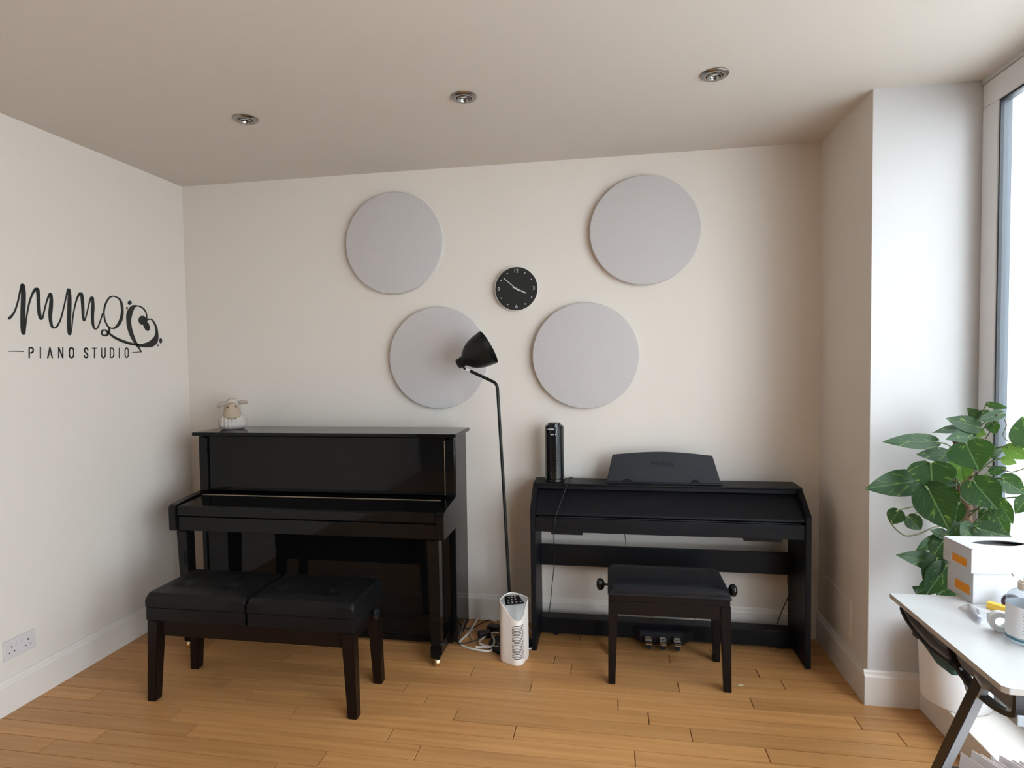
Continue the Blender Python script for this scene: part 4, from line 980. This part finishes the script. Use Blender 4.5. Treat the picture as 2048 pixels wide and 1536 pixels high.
# soap bottle
bxp, byp = 1.130, -1.592
t = thing('soap_bottle', (bxp, byp, DZ), 'clear pump soap bottle with white label and teal band on the desk', 'bottle')
bm = new(); lathe(bm, [(0, 0), (0, .038), (.004, .044), (.012, .046), (.118, .046), (.130, .043), (.140, .034), (.146, .022), (.158, .019), (.158, 0)], (bxp, byp, DZ+.0005), n=48); build('body', bm, 'gel', t, smooth=True)
bm = new(); lathe(bm, [(.022, .0466), (.106, .0466), (.106, .0470), (.022, .0470), (.022, .0466)], (bxp, byp, DZ), n=64); lb_ = build('label', bm, 'labelw', t, smooth=True)
bm = new(); lathe(bm, [(.012, .0472), (.018, .0472), (.018, .0465), (.012, .0465), (.012, .0472)], (bxp, byp, DZ), n=64); build('band', bm, 'tealstripe', t, smooth=True)
def onlabel(bm, a0, a1, z0_, z1_):
    pr_ = []
    for k_ in range(7):
        a = a0+(a1-a0)*k_/6; pr_.append((math.cos(a), math.sin(a)))
    lo2 = [bm.verts.new((bxp+c_*.0474, byp+s_*.0474, z0_)) for c_, s_ in pr_]; hi2 = [bm.verts.new((bxp+c_*.0474, byp+s_*.0474, z1_)) for c_, s_ in pr_]
    for k_ in range(6): bm.faces.new((lo2[k_], lo2[k_+1], hi2[k_+1], hi2[k_]))
bm = new(); a0 = math.radians(228)
for i, (wd, h_) in enumerate(((.5, .005), (.42, .004), (.5, .003), (.55, .003), (.48, .003), (.55, .003), (.5, .003))):
    z = DZ+.092-i*.0095; onlabel(bm, a0+.22, a0+.22+wd, z, z+h_); onlabel(bm, a0, a0+.1, z, z+h_*.9)
build('label_print', bm, 'labelt', lb_)
bm = new(); lathe(bm, [(0, .022), (.020, .022), (.022, .018), (.026, .018), (.026, .010), (.044, .0085), (.046, .015), (.056, .015), (.058, 0)], (bxp, byp, DZ+.146), n=28)
tube(bm, [(bxp, byp, DZ+.196), (bxp-.02, byp-.002, DZ+.197), (bxp-.042, byp-.006, DZ+.188)], [.009, .008, .005], 10); build('pump', bm, 'white', t, smooth=True)
# tape rolls
def roll(name, c, axis, R_, r_, w_, m, lb2, z):
    bm = new(); lathe(bm, [(-w_/2, r_), (-w_/2, R_-.002), (-w_/2+.002, R_), (w_/2-.002, R_), (w_/2, R_-.002), (w_/2, r_), (-w_/2, r_)], c, axis, 36)
    return tag(build(name, bm, m, origin=(c[0], c[1], z), smooth=True), lb2, 'tape roll')
roll('tape_roll', (1.100, -1.530, DZ+.0295), (-.30, -.95, .03), .0285, .014, .022, 'tape', 'white roll of tape standing on edge left of the soap bottle', DZ)
roll('tape_roll', (1.222, -1.378, DZ+.0262), (-.45, -.89, .05), .0255, .014, .018, 'purple', 'dark purple roll of tape standing behind the soap bottle', DZ)
T2 = Matrix.Translation((1.188, -1.388, DZ+.0005)) @ Matrix.Rotation(-.95, 4, 'Z')
tag(build('small_carton', bx(-.035, .035, -.011, .011, 0, .020, bev=.001, mtx=T2), 'yellow', origin=(1.19, -1.40, DZ)), 'small orange yellow carton lying in front of the white box', 'carton')
def pen(a, b2, r_, m, lb2, capm):
    t = thing('marker_pen', a, lb2, 'pen'); a = Vector(a); b2 = Vector(b2); d = b2-a
    bm = new(); tube(bm, [a, a+d*.6], r_, 10); build('barrel', bm, m, t, smooth=True)
    bm = new(); tube(bm, [a+d*.58, a+d*.97, b2], [r_*1.1, r_*1.1, r_*.7], 10); build('cap', bm, capm, t, smooth=True)
pen((1.078, -1.478, DZ+.009), (1.104, -1.380, DZ+.009), .007, 'lilac', 'grey capped lilac marker pen lying in the clear bag', 'grey')
pen((1.122, -1.452, DZ+.008), (1.106, -1.415, DZ+.010), .007, 'purple', 'dark marker pen lying across the lilac one in the bag', 'gap')
bm = new(); nx_, ny_ = 16, 10; g = []
for j in range(ny_+1):
    row = []
    for i in range(nx_+1):
        u, v = i/nx_, j/ny_; h = max(0, math.sin(PI*u)*math.sin(PI*v))**.6*.026
        p_ = Vector((1.078-u*.016+v*.056, -1.368-u*.125+v*.012, DZ+.0008+h)); p_.z += max(0, .008*noise.noise(p_*60))*min(1, h*100); row.append(bm.verts.new(p_))
    g.append(row)
for j in range(ny_):
    for i in range(nx_): bm.faces.new((g[j][i], g[j][i+1], g[j+1][i+1], g[j+1][i]))
tag(build('plastic_bag', bm, 'film', origin=(1.13, -1.43, DZ), smooth=True), 'crumpled clear plastic bag over pens on the desk', 'bag')
